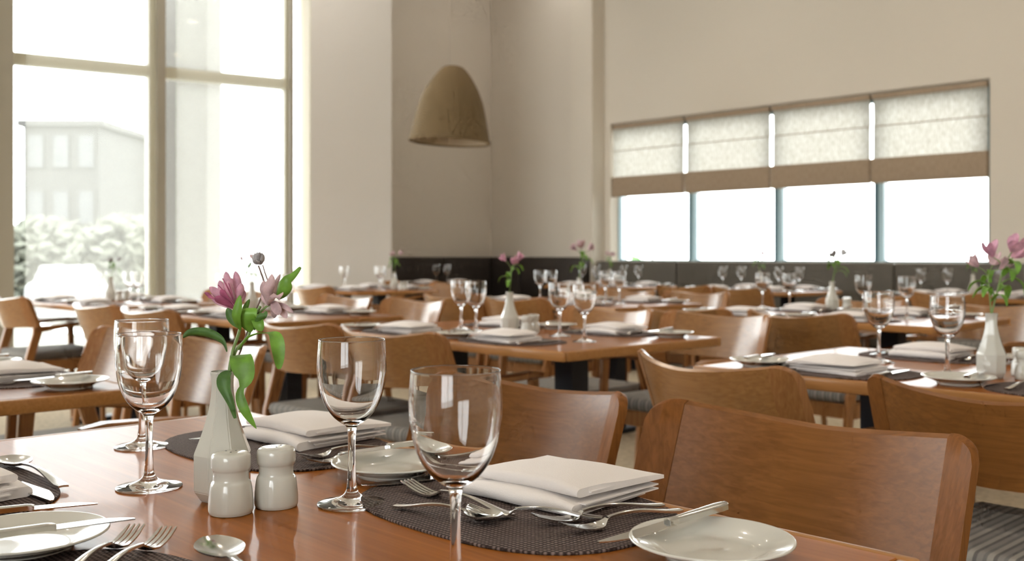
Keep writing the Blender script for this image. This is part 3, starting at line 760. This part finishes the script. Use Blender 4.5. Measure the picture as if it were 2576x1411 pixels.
# chairs ------------------------------------------------------------
G1 = 'wooden chairs with curved backs around the tables'
CH = [  # X of back corners, Y centre, side, rotation, label
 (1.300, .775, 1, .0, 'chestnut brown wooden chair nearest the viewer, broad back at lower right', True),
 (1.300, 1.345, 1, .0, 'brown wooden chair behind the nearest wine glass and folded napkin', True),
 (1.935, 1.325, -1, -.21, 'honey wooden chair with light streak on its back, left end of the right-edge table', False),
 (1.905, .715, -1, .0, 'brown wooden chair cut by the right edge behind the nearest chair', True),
 (1.965, 2.61, -1, .02, 'honey wooden chair behind the middle wine glass, near side of the central table', False),
 (1.965, 3.14, -1, .0, 'pale lit wooden chair right of the pink flowers, near side of the central table', False),
 (3.44, 2.41, 1, .0, 'wooden chair with blue sheen at the right end of the central table', False),
 (3.42, 2.97, 1, .0, 'wooden chair behind the two central wine glasses, far side of the central table', False),
 (1.33, 2.56, 1, .0, 'wooden chair behind the white vase at the left-edge table', False),
 (1.33, 3.11, 1, .0, 'wooden chair seen through the two left wine glasses', False),
 (3.78, 2.22, -1, -.08, 'honey wooden chair with flat top, near side of the table before the banquette', False),
 (3.75, 2.80, -1, .0, 'wooden chair, back edge showing left of the flat-topped honey chair', False),
 (1.975, 4.95, -1, .0, 'pale wooden chair in window light above the left wine glasses', False),
 (1.975, 4.38, -1, .0, 'pale wooden chair right behind the rim of the farther left wine glass', False),
 (3.36, 4.27, 1, .0, 'white glaring chair back left of the centre pair of glasses', False),
 (3.34, 4.87, 1, .0, 'white glaring chair back right of the pink flowers', False),
 (1.98, 6.2, -1, .0, 'cream lit wooden armchair at the left edge by the tall window', False),
 (3.32, 5.7, 1, .0, 'tan wooden chair below the right frame of the tall window', False),
 (3.32, 6.25, 1, .0, 'tan wooden chair low against the bright right window pane', False),
 (3.93, 4.08, -1, .0, 'orange-brown wooden chair behind the small white bottle vase at centre', False),
 (3.93, 4.62, -1, .0, 'yellowish wooden chair left of the centre pair of glasses', False),
 (5.38, 3.92, 1, .0, 'wooden chair with low curved top, far right side of the table behind the central one', False),
 (5.38, 4.5, 1, .0, 'wooden chair, far left side of the table behind the central one', False),
 (5.06, 1.98, 1, .0, 'orange-brown wooden chair at the right edge behind the tall wine glass', False),
 (5.06, 2.62, 1, .0, 'orange-brown wooden chair low behind the vase before the taupe banquette', False),
 (4.30, 6.68, -1, .0, 'tan wooden chair left of the table by the grey pier', False),
 (5.68, 6.72, 1, .0, 'orange wooden chair right of the table by the grey pier', False),
 (6.46, 4.3, -1, .0, 'wooden chair facing the taupe banquette under the middle panes, right one', False),
 (6.46, 4.82, -1, .0, 'wooden chair facing the taupe banquette under the middle panes, left one', False),
 (6.46, 5.95, -1, .0, 'wooden chair facing the banquette at the left window end', False),
 (6.46, 2.75, -1, .0, 'wooden chair facing the banquette under the rightmost pane', False),
 (5.82, 7.86, -1, .0, 'wooden chair at the far corner table by the dark banquette', False),
]
for x, y, s, rz, lab, fr in CH: chair(x, y, s, lab, G1, rz, fr)

# place settings ------------------------------------------------------
def seat(t, i):                    # i: 0 near (-X,-Y), 1 left (-X,+Y), 2 right (+X,-Y), 3 far (+X,+Y)
    x0, x1, y0, y1 = TB[t][:4]; s = -1 if i < 2 else 1
    cy = (y0+y1)/2; q = min(.27, (y1-y0)*.25)
    return (x0+.145 if s < 0 else x1-.145), cy+(q if i % 2 else -q), s
SN = ['near', 'left', 'right', 'far']
def napkin(p, rz, k, label): tag(inst('napkin', SP_nap[k % 3], p, rz), label, 'napkin', 'folded napkins on the placemats')
def mat(p, label): tag(ob('placemat', me_mat, None, p), label, 'placemat', 'dark woven placemats')
def plate(p, label): r = inst('bread_plate', SP_plate, p, rnd.uniform(0, 6)); tag(r, label, 'plate', 'bread plates')
def glass(p, label, far=True): p = Vector(p); p.z = TOP+.0004; tag(inst('wine_glass', SP_glass_far if far else SP_glass, p, rnd.uniform(0, 6)), label, 'glass', 'clear wine glasses')
def vase(p, label, rz=0): tag(ob('bud_vase', me_vase, None, p, (0, 0, rz)), label, 'vase', 'white bottle vases')
def setting(t, i, k, gl=True, fine=True):
    x, y, s = seat(t, i); ph = 'at the %s place of %s' % (SN[i], nm(t)); z = TOP
    mat((x, y, z), 'dark woven placemat '+ph)
    # local axes: sitter looks towards -s in X; the sitter's left is +Y when s<0, -Y when s>0
    lf = 1 if s < 0 else -1
    jx, jy = rnd.uniform(-.012, .012), rnd.uniform(-.012, .012)
    napkin((x+s*.012+jx, y+jy+lf*.0, z+.0032), (PI if s < 0 else 0)+rnd.uniform(-.12, .12), k, 'folded white napkin '+ph)
    plate((x+s*.03, y+lf*.245 if abs(y+lf*.245-(TB[t][2]+TB[t][3])/2) < (TB[t][3]-TB[t][2])/2-.08 else y+lf*.2, z+(.0 if True else 0)), 'white bread plate '+ph)
    if fine:
        cutlery('fork', (x-s*.10, y+lf*.115, z+.0035), (x+s*.085, y+lf*.125, z+.0035), 'steel fork '+ph, 'table forks')
        cutlery('knife', (x-s*.10, y-lf*.118, z+.0035), (x+s*.095, y-lf*.128, z+.0035), 'steel table knife '+ph, 'table knives', 'table_knife')
        cutlery('knife', (x-s*.075, y+lf*.232, z+.0195), (x+s*.085, y+lf*.205, z+.0195), 'steel butter knife '+ph, 'butter knives', 'butter_knife', sc=.84)
    if gl:
        glass((x-s*.19, y-lf*.10, z), 'clear wine glass '+ph)
GEN = {'left': (0, 1, 2, 3), 'middle': (0, 1, 2, 3), 'right': (0, 1, 2, 3), 'window': (0, 1, 2, 3), 'glass': (0, 1, 2, 3), 'green': (0, 1, 2, 3), 'second': (0, 1, 2, 3),
       'pier': (0, 1, 2, 3), 'bench1': (0, 1, 2, 3), 'bench2': (0, 1, 2, 3), 'bench3': (0, 1, 2, 3), 'corner': (0, 2)}
own = {'middle', 'right', 'green', 'left'}
kk = 0
for t, seats in GEN.items():
    for i in seats:
        kk += 1; setting(t, i, kk, gl=t not in own)
# glasses standing where the photograph shows them
for (px, py), lab in zip(((1160, 829), (1197, 836), (1408, 846), (1470, 860)),
                         ('left glass of the pair before the lit chair back', 'right glass of the pair beside the small bottle vase', 'left glass of the pair above the central table edge', 'right glass of the pair above the central table edge')):
    glass(P(px, py), 'clear stemmed wine glass, '+lab)
for (px, py), lab in zip(((2211, 912), (2383, 946)), ('left of two on the right-edge table', 'right of two on the right-edge table beside its vase')):
    glass(P(px, py), 'clear stemmed wine glass, '+lab)
for (px, py), lab in zip(((1920, 775), (2016, 776), (2170, 791), (2281, 802)), ('leftmost', 'second from left', 'third from left', 'rightmost')):
    q = Vector((4.48, 2.31, TOP)) if px == 2170 else P(px, py); q.x = min(max(q.x, 3.99), 4.66); q.y = min(max(q.y, 1.80), 3.0)
    glass(q, 'clear wine glass, %s on the table before the taupe banquette' % lab)
# vases, flowers and shakers on the farther tables
def centre(t): x0, x1, y0, y1 = TB[t][:4]; return Vector(((x0+x1)/2, (y0+y1)/2, TOP))
VS = [('middle', P(1282, 838), 0, 'pink'), ('right', P(2494, 950), 1, 'pink'), ('window', centre('window')+Vector((0.05, .1, 0)), 2, 'pale'), ('glass', P(279, 757), 2, 'grey-green'),
      ('green', P(2093, 782), 2, 'wilted'), ('second', P(1447, 768)+Vector((.25, .2, 0)), 1, 'dusty pink'), ('pier', Vector((4.95, 6.53, TOP)), 3, 'pale'),
      ('bench1', centre('bench1'), 3, 'pale'), ('bench2', centre('bench2'), 1, 'pale'), ('bench3', centre('bench3'), 3, 'pale')]
for t, p, k, colr in VS:
    vase(p, 'small white bottle vase on '+nm(t), .3)
    if t == 'window': k = 1
    r = inst('flower_sprig', SPR[k], p+Vector((0, 0, .145)), rnd.uniform(0, 6), rot=(.08, .085, .3) if t == 'right' else None, sc={'second': 1.55, 'green': 1.35, 'bench1': 1.35, 'pier': 1.3, 'bench2': 1.2}.get(t, 1.0))
    tag(r, '%s alstroemeria sprig in the white vase on %s' % (colr, nm(t)), 'flower', 'flower sprigs in the vases')
    if t == 'right':
        r = inst('flower_sprig', SPR[0], p+Vector((0.0, 0, .145)), 2.2, rot=(.21, .22, 0), sc=1.25)
        tag(r, 'tall pink alstroemeria sprig leaning right in the right-edge vase', 'flower', 'flower sprigs in the vases')
    dv = Vector((RX, RY, 0)); fv = Vector((FX, FY, 0))
    shaker(p+dv*.062-fv*.035, 'white china shaker, right of the vase on '+nm(t), 'china shakers')
    shaker(p+dv*.085+fv*.03, 'white china shaker farther right of the vase on '+nm(t), 'china shakers')

# ------------------------------------------------------------------ the foreground table
mR = Vector((.782, .815, TOP)); mB = Vector((.785, 1.315, TOP)); mN = Vector((.30, .80, TOP)); mL = Vector((.325, 1.345, TOP))
mat(mR, 'dark brown woven oval placemat under the napkin on the right of the foreground table')
mat(mB, 'dark woven oval placemat behind the vase on the foreground table')
mat(mN, 'dark woven oval placemat at the bottom edge of the picture')
mat(mL, 'dark woven oval placemat with spoon at the left edge of the foreground table')
napkin((.858, .818, TOP+.0032), .06, 0, 'folded cream napkin right of the nearest wine glass, sharpest in view')
napkin((.850, 1.330, TOP+.0032), .03, 1, 'folded cream napkin behind the vase on the foreground table')
napkin((.325, 1.30, TOP+.0032), PI+.15, 2, 'folded cream napkin corner at the left edge of the foreground table')
napkin((.215, .80, TOP+.0032), PI, 2, 'folded cream napkin on the placemat nearest the viewer')
def PL(px, py): q = P(px, py, TOP+.017); q.z = TOP; return q
plate(PL(1790, 1354), 'round white bread plate at lower right with knife across it')
plate(PL(985, 1160), 'round white bread plate behind the middle wine glass')
plate(PL(60, 1340), 'round white bread plate in the lower left corner with knife across it')
plate((.30, 1.57, TOP), 'round white bread plate at the far left corner of the foreground table')
for (px, py), lab in (((1146, 1494), 'large clear wine glass nearest the viewer, its foot below the frame'),
                      ((885, 1268), 'clear wine glass right of the vase in the picture middle'),
                      ((375, 1226), 'clear wine glass left of the vase, the nearer of two overlapping'),
                      ((357, 1124), 'clear wine glass left of the vase, the farther of two overlapping')):
    glass(P(px, py), lab, far=False)
vp = P(560, 1256); vase(vp, 'octagonal white china bottle vase on the foreground table', .2)
shaker(P(581, 1290), 'white china shaker before the vase, nearer of the two', 'china shakers')
shaker(P(695, 1273), 'white china shaker right of the vase, farther of the two', 'china shakers')
zc = TOP+.004
def C(px, py, z=zc): return P(px, py, z)
gk = 'cutlery on the foreground table'
cutlery('fork', C(1022, 1229), C(1288, 1303), 'steel fork with tines beside the foot of the nearest wine glass', gk)
cutlery('fork', C(1176, 1296, zc+.001), C(1410, 1368, zc+.001)*.0+Vector((.80, .70, zc+.001)), 'steel fork half under the cream napkin behind the nearest glass stem', gk)
cutlery('fork', C(1345, 1322), C(1668, 1275, TOP+.008), 'steel fork right of the cream napkin, farther of two', gk)
cutlery('fork', C(1415, 1345), C(1712, 1288, TOP+.006), 'steel fork right of the cream napkin, nearer of two', gk)
cutlery('spoon', C(1260, 1318), C(995, 1277), 'steel spoon with handle pointing left on the right placemat', gk)
cutlery('knife', C(915, 1229, TOP+.002), C(1230, 1190), 'steel table knife across the left end of the right placemat', gk, 'table_knife')
cutlery('knife', P(1518, 1376, TOP+.012), P(1826, 1281, TOP+.024), 'steel butter knife across the lower right bread plate', gk, 'butter_knife')
cutlery('fork', C(742, 1158), C(985, 1128), 'steel fork below the napkin behind the shakers, farther one', gk)
cutlery('fork', C(765, 1172), C(1000, 1140), 'steel fork below the napkin behind the shakers, nearer one', gk)
cutlery('knife', C(480, 1112), C(700, 1085), 'steel table knife at the left end of the placemat behind the vase', gk, 'table_knife')
cutlery('knife', P(862, 1146, TOP+.020), P(1075, 1118, TOP+.022), 'steel butter knife on the bread plate behind the middle glass', gk, 'butter_knife')
cutlery('spoon', C(16, 1162), C(160, 1228), 'steel spoon with its bowl lit by lamps at the left edge', gk)
cutlery('knife', C(150, 1262), C(-60, 1190), 'steel table knife slanting over the left placemat', gk, 'table_knife')
cutlery('knife', C(245, 1270), C(-70, 1300), 'steel table knife above the lower left bread plate', gk, 'table_knife')
cutlery('knife', P(335, 1308, TOP+.021), P(-60, 1362, TOP+.021), 'steel butter knife across the lower left bread plate', gk, 'butter_knife')
cutlery('fork', C(425, 1352), C(215, 1478), 'steel fork with tines at the bottom edge left of the vase', gk)
cutlery('fork', C(372, 1352)+Vector((-.004, .016, 0)), C(135, 1478), 'steel fork second at the bottom edge, left one', gk)
cutlery('spoon', C(528, 1371), C(722, 1560), 'steel spoon with speckled lamp reflections below the shakers', gk)

# flowers in the foreground vase ---------------------------------------
vd = (vp.x*FX+vp.y*FY)
def Q(px, py, o=0): return D(px, py, vd+o)
def root(name, label):
    base = Q(575, 960)
    r = ob(name, None, None, base); tag(r, label, 'flower', 'alstroemeria sprigs in the foreground vase'); 
    return r, base
def lpts(pts, base): return [Vector(p)-base for p in pts]
cr = Vector((RX, RY, 0)); cf = Vector((FX, FY, 0))
def add_tube(r, base, nm_, pts, rad, m): return ob(nm_, join(nm_, [tube(lpts(catmull([Q(*q) for q in pts], 5), base), rad, 7)], m, True), r)
def add_leaf(r, base, pts, width, side, m=M_leaf, fold=.3, prof=None, name='leaf'):
    return ob(name, join(name, [blade(lpts([Q(*q) for q in pts], base), width, side, fold, prof, m=4)], m, True, 1.2), r)
r1, b1 = root('alstroemeria_sprig', 'pink alstroemeria flower head on the left of the foreground vase')
add_tube(r1, b1, 'stem', [(566, 1080, .0), (574, 960, 0), (584, 890, .0), (603, 830, -.004), (610, 780, -.004)], .0019, M_stem)
add_tube(r1, b1, 'pedicel', [(610, 800, -.004), (600, 770, -.006), (590, 748, -.006)], .0013, M_stem)
bc = Q(592, 775, -.004)
pet = [  # tip px, tip py, depth offset, width, magenta?
 ((568, 683), -.004, .0062, 0), ((592, 682), .006, .0060, 0), ((552, 706), .010, .0058, 0), ((527, 722), -.012, .0062, 0), ((514, 736), .004, .0040, 1), ((606, 712), -.014, .0055, 0),
 ((612, 728), .010, .0050, 0), ((540, 748), -.020, .0060, 1), ((575, 706), -.022, .0066, 0), ((556, 728), -.018, .0056, 1), ((583, 700), .016, .006, 0), ((530, 742), .016, .006, 0)]
for i, ((px, py), o, wd_, mg) in enumerate(pet):
    tip = (px, py, o); mid = ((592*.45+px*.55)+(-6 if px < 592 else 4), 775*.45+py*.55-2, o*.8)
    add_leaf(r1, b1, [(592, 776, -.004), mid, tip], wd_, cr+Vector((0, 0, .5))*(1 if i % 2 else -1)+cf*.2*(i % 3-1), M_petald if mg else M_petal, .4,
             lambda u: (math.sin(PI*min(1, u*.86+.12))**.9)*(.55+.6*u), 'petal')
for k, (px, py) in enumerate(((548, 716), (560, 700), (575, 712))):
    add_tube(r1, b1, 'stamen', [(592, 770, -.01), ((592+px)/2, (770+py)/2-3, -.02), (px, py, -.024)], .0006, M_petald)
add_leaf(r1, b1, [(604, 830, -.01), (594, 800, -.02), (598, 770, -.022), (604, 742, -.02)], .0052, cr)
add_leaf(r1, b1, [(606, 825, -.004), (588, 806, .0), (578, 790, 0), (572, 774, 0)], .006, cr+Vector((0, 0, .6)), M_leaf_d)
add_leaf(r1, b1, [(570, 885, .0), (555, 858, .002), (520, 840, .0), (480, 838, -.004), (460, 850, -.006)], .0060, Vector((0, 0, 1))-cf*.5, M_leaf_d, .5)
add_leaf(r1, b1, [(590, 895, -.01), (606, 905, -.03), (618, 950, -.034), (604, 990, -.034), (616, 1030, -.036), (645, 1078, -.03)], .0105, cr, M_leaf, .2,
         lambda u: .28+.95*math.sin(PI*min(1, u*1.9))**1.1 if u < .52 else .28+.30*math.sin(PI*(u-.52)/.48)-.28*((u-.52)/.48)**3)
r2, b2 = root('alstroemeria_sprig', 'drooping pale alstroemeria flower head with upright leaf, right of the foreground vase')
add_tube(r2, b2, 'stem', [(572, 1080, .004), (578, 960, .004), (592, 885, .004), (622, 850, .004), (640, 800, .006), (655, 770, .006)], .0018, M_stem)
add_tube(r2, b2, 'pedicel', [(650, 790, .006), (672, 770, .006), (690, 765, .004)], .0013, M_stem)
for i, (px, py, o, wd_) in enumerate(((664, 706, .0, .0068), (684, 690, -.01, .0072), (700, 704, .006, .0070), (712, 735, -.012, .0062), (664, 732, .012, .005), (705, 690, .012, .004))):
    add_leaf(r2, b2, [(676, 768, .004), ((676*.5+px*.5)-4, 768*.45+py*.55, o-.004), (px, py, o)], wd_, cr+Vector((0, 0, .4))*(1 if i % 2 else -1), M_petal2, .45, lambda u: (math.sin(PI*min(1, u*.86+.12))**.9)*(.6+.5*u), 'petal')
for i, (px, py, o, wd_) in enumerate(((700, 792, -.004, .007), (722, 800, .004, .006), (690, 800, .01, .006), (738, 786, .0, .0035))):
    add_leaf(r2, b2, [(684, 762, .004), ((684+px)/2+4, (762+py)/2-4, o), (px, py, o)], wd_, cr*.6+Vector((0, 0, .8)), M_petal2, .4, lambda u: (math.sin(PI*min(1, u*.86+.12))**.9)*(.6+.5*u), 'petal')
add_leaf(r2, b2, [(698, 752, .0), (712, 728, -.006), (722, 704, -.008), (738, 692, -.004), (756, 672, .0)], .0080, cr+Vector((0, 0, -.8)), M_leaf, .35,
         lambda u: .15+.9*math.sin(PI*min(1, u*1.7))**.9 if u < .5 else .15+.55*(1-(u-.5)*2)**.8)
add_leaf(r2, b2, [(630, 835, .0), (622, 812, -.01), (628, 790, -.014), (646, 776, -.012)], .0105, cr+Vector((0, 0, .2)))
add_leaf(r2, b2, [(640, 830, .0), (652, 806, -.012), (664, 790, -.014), (668, 782, -.01)], .0045, cr+Vector((0, 0, .4)), M_leaf_d)
add_leaf(r2, b2, [(610, 800, .0), (616, 776, .006), (628, 752, .006)], .0032, cr)
add_leaf(r2, b2, [(636, 790, 0), (650, 812, -.012), (658, 834, -.012)], .0065, cr)
add_leaf(r2, b2, [(600, 880, .004), (622, 850, .0), (660, 838, -.004), (690, 845, -.012), (700, 880, -.016), (702, 928, -.014)], .0075, cr+cf*.3, M_leaf, .3,
         lambda u: .16+.10*u if u < .45 else .2+.85*math.sin(PI*(u-.45)/.55)**.8)
add_leaf(r2, b2, [(580, 935, -.016), (566, 950, -.022), (566, 975, -.024), (582, 1015, -.026), (592, 1052, -.024)], .0072, cr, M_leaf_d, .35,
         lambda u: .2+.9*math.sin(PI*min(1, u*1.4))**.8 if u < .6 else .2+.55*(1-(u-.6)/.4))
r3, b3 = root('dried_flower', 'withered grey flower on a thin tall stem above the foreground vase')
add_tube(r3, b3, 'stem', [(570, 1080, .008), (580, 960, .01), (606, 880, .012), (636, 800, .014), (658, 745, .014), (664, 712, .014), (656, 684, .014), (650, 668, .014)], .0010, M_stemb)
add_tube(r3, b3, 'pedicel', [(663, 700, .014), (676, 712, .014), (666, 684, .014), (661, 666, .014)][1:], .0007, M_stemb)
for i in range(14):
    a = 2*PI*i/14; q = (650+15*math.cos(a), 648-3+11*math.sin(a), .014+.010*math.sin(a*2+1))
    add_leaf(r3, b3, [(650, 664, .014), (650+9*math.cos(a), 654+6*math.sin(a), .014+.006*math.sin(a*2+1)), q], .0028, cr+Vector((0, 0, .6))*(1 if i % 2 else -1), M_dry, .5, name='petal')

# ------------------------------------------------------------------ outside
def out(px, d): a, b = ray(px); return Vector((a*d, b*d, 0))
struct('ground', join('ground', [box(-60, 8.0, 10.6, 90, -.7, -.6), box(9.2, 90, -60, 90, -.7, -.6)], M_extg))['kind'] = 'structure'
lw = ob('lawn', join('lawn', [box(-40, 6, 26, 60, -.6, -.56)], M_extlawn)); lw['kind'] = 'structure'
def building(px0, px1, d, z1, m, label, dep=6, nw=(3, 4)):
    a = out(px0, d); b = out(px1, d); c = (a+b)/2; L = (b-a).length
    r = ob('building', None, None, (c.x, c.y, -.6), (0, 0, math.atan2((b-a).y, (b-a).x)))
    tag(r, label, 'building')
    ob('wall', join('wall', [box(-L/2, L/2, 0, dep, 0, z1)], m), r)
    ob('roof', join('roof', [box(-L/2-.2, L/2+.2, -.2, dep+.2, z1, z1+.25)], m), r)
    nx, nz = nw
    for i in range(nx):
        for j in range(nz):
            x = -L/2+L*(i+.5)/nx; z = z1*(j+.55)/nz; hw_ = L/nx*.28; hz_ = z1/nz*.28
            w_ = ob('window', join('window', [box(x-hw_-.06, x+hw_+.06, -.05, -.001, z-hz_-.06, z+hz_+.06)], M_ext1), r)
            ob('pane', join('pane', [box(x-hw_, x+hw_, -.07, -.051, z-hz_, z+hz_)], M_extglass), w_)
    return r
building(60, 250, 42, 6.9, M_ext1, 'hazy pale building seen through the left tall window', 8, (3, 3))
# the porch post outside the right tall pane
pp = out(485, 12.5)
po = ob('porch_post', bevbox(-.27, .27, -.27, .27, -.6, 4.6, .01, 'porch_post', M_ext2, 1), None, pp, (0, 0, .75)); tag(po, 'broad pale stone post standing outside the right tall pane', 'post')
# parked white car, seen end-on
cp = out(170, 25); car = ob('car', None, None, (cp.x, cp.y, -.6), (0, 0, math.atan2(FY, FX)+.4)); tag(car, 'white parked car outside the left tall window', 'car')
def carsec(x, hw0, hw1, z0, z1, z2): return [(x, -hw0, z0), (x, hw0, z0), (x, hw0*1.02, z1*.8), (x, hw0, z1), (x, hw1, z2), (x, -hw1, z2), (x, -hw0, z1), (x, -hw0*1.02, z1*.8)]
ob('body', join('body', [loft([carsec(-2.1, .78, .7, .3, .75, .78), carsec(-1.9, .86, .8, .22, .86, .9), carsec(-.9, .88, .8, .2, .9, .93), carsec(1.2, .88, .8, .2, .92, .95), carsec(2.0, .86, .78, .22, .85, .9), carsec(2.15, .78, .7, .3, .7, .75)])], M_car, True, .6), car)
ob('cabin', join('cabin', [loft([carsec(-1.2, .76, .72, .9, .92, .94), carsec(-.5, .76, .6, .9, .95, 1.34), carsec(.9, .76, .6, .9, .95, 1.36), carsec(1.7, .74, .7, .9, .92, .95)])], M_car, True, .6), car)
ob('windscreen', join('windscreen', [loft([carsec(-1.13, .70, .68, .93, .94, .98), carsec(-.58, .70, .56, .95, .97, 1.32)])], M_extglass), car)
V, Fc = lathe([(0, -.1), (.30, -.1), (.32, -.07), (.32, .07), (.30, .1), (0, .1)], 20); me_wh = mesh('wheel', V, Fc, M_tyre, True, .7)
for x in (-1.35, 1.4):
    for s in (-1, 1): ob('wheel', me_wh, car, (x, s*.8, .32), (PI/2, 0, 0))
# trees and bushes
def leafmass(n, R, Rz, size, seed):
    rr = random.Random(seed); V = []; Fc = []
    for i in range(n):
        while True:
            p = Vector((rr.uniform(-1, 1), rr.uniform(-1, 1), rr.uniform(-1, 1)))
            if .25 < p.length < 1: break
        p = Vector((p.x*R, p.y*R, p.z*Rz)); d = Vector((rr.uniform(-1, 1), rr.uniform(-1, 1), rr.uniform(-.6, .6))).normalized(); s = d.orthogonal().normalized(); nn = d.cross(s)
        o = len(V); V += [p-d*size, p+s*size*.45, p+d*size, p-s*size*.45, p+nn*size*.1]
        Fc += [(o, o+1, o+4), (o+1, o+2, o+4), (o+2, o+3, o+4), (o+3, o, o+4)]
    return V, Fc
def tree(px, d, zc_, R, Rz, label, seed, m, n=700, size=.07):
    p = out(px, d); r = ob('tree', None, None, (p.x, p.y, -.6)); tag(r, label, 'tree')
    ob('trunk', join('trunk', [tube(catmull([(0, 0, 0), (.05, 0, zc_*.5), (0, .04, zc_)], 4), .05, 8)]+[tube([(0, 0, zc_*.55), (R*.5*math.cos(a), R*.5*math.sin(a), zc_+.1)], .018, 6) for a in (0, 1.7, 3.3, 4.9)], M_bark, True), r)
    V, Fc = leafmass(n, R, Rz, size, seed); me = mesh('foliage', [(v[0], v[1], v[2]+zc_) for v in V], Fc, m)
    f = ob('foliage', me, r); f['kind'] = 'stuff'
tree(1568, 15.5, 1.05, .42, .75, 'small green shrub behind the left pane of the ribbon window', 3, M_extleaf, 420, .06)
p = out(1740, 16); p.z = -.6
br = ob('bare_sapling', join('branch', [tube([(0, 0, 0), (.02, 0, 1.0), D(1740, 640, 16)-p], .022, 6), tube(catmull([D(1740, 640, 16)-p, D(1800, 585, 16)-p, D(1850, 552, 16)-p, D(1885, 535, 16)-p], 5), [.018]*6+[.012]*5+[.007]*5, 6),
          tube([D(1845, 555, 16)-p, D(1878, 556, 16)-p], .008, 5), tube([(0, 0, .7), D(1640, 650, 16)-p, D(1612, 600, 16)-p, D(1596, 560, 16)-p], .014, 5)], M_bark, True), None, p)
tag(br, 'thin bare branches outside the second pane of the ribbon window', 'tree')
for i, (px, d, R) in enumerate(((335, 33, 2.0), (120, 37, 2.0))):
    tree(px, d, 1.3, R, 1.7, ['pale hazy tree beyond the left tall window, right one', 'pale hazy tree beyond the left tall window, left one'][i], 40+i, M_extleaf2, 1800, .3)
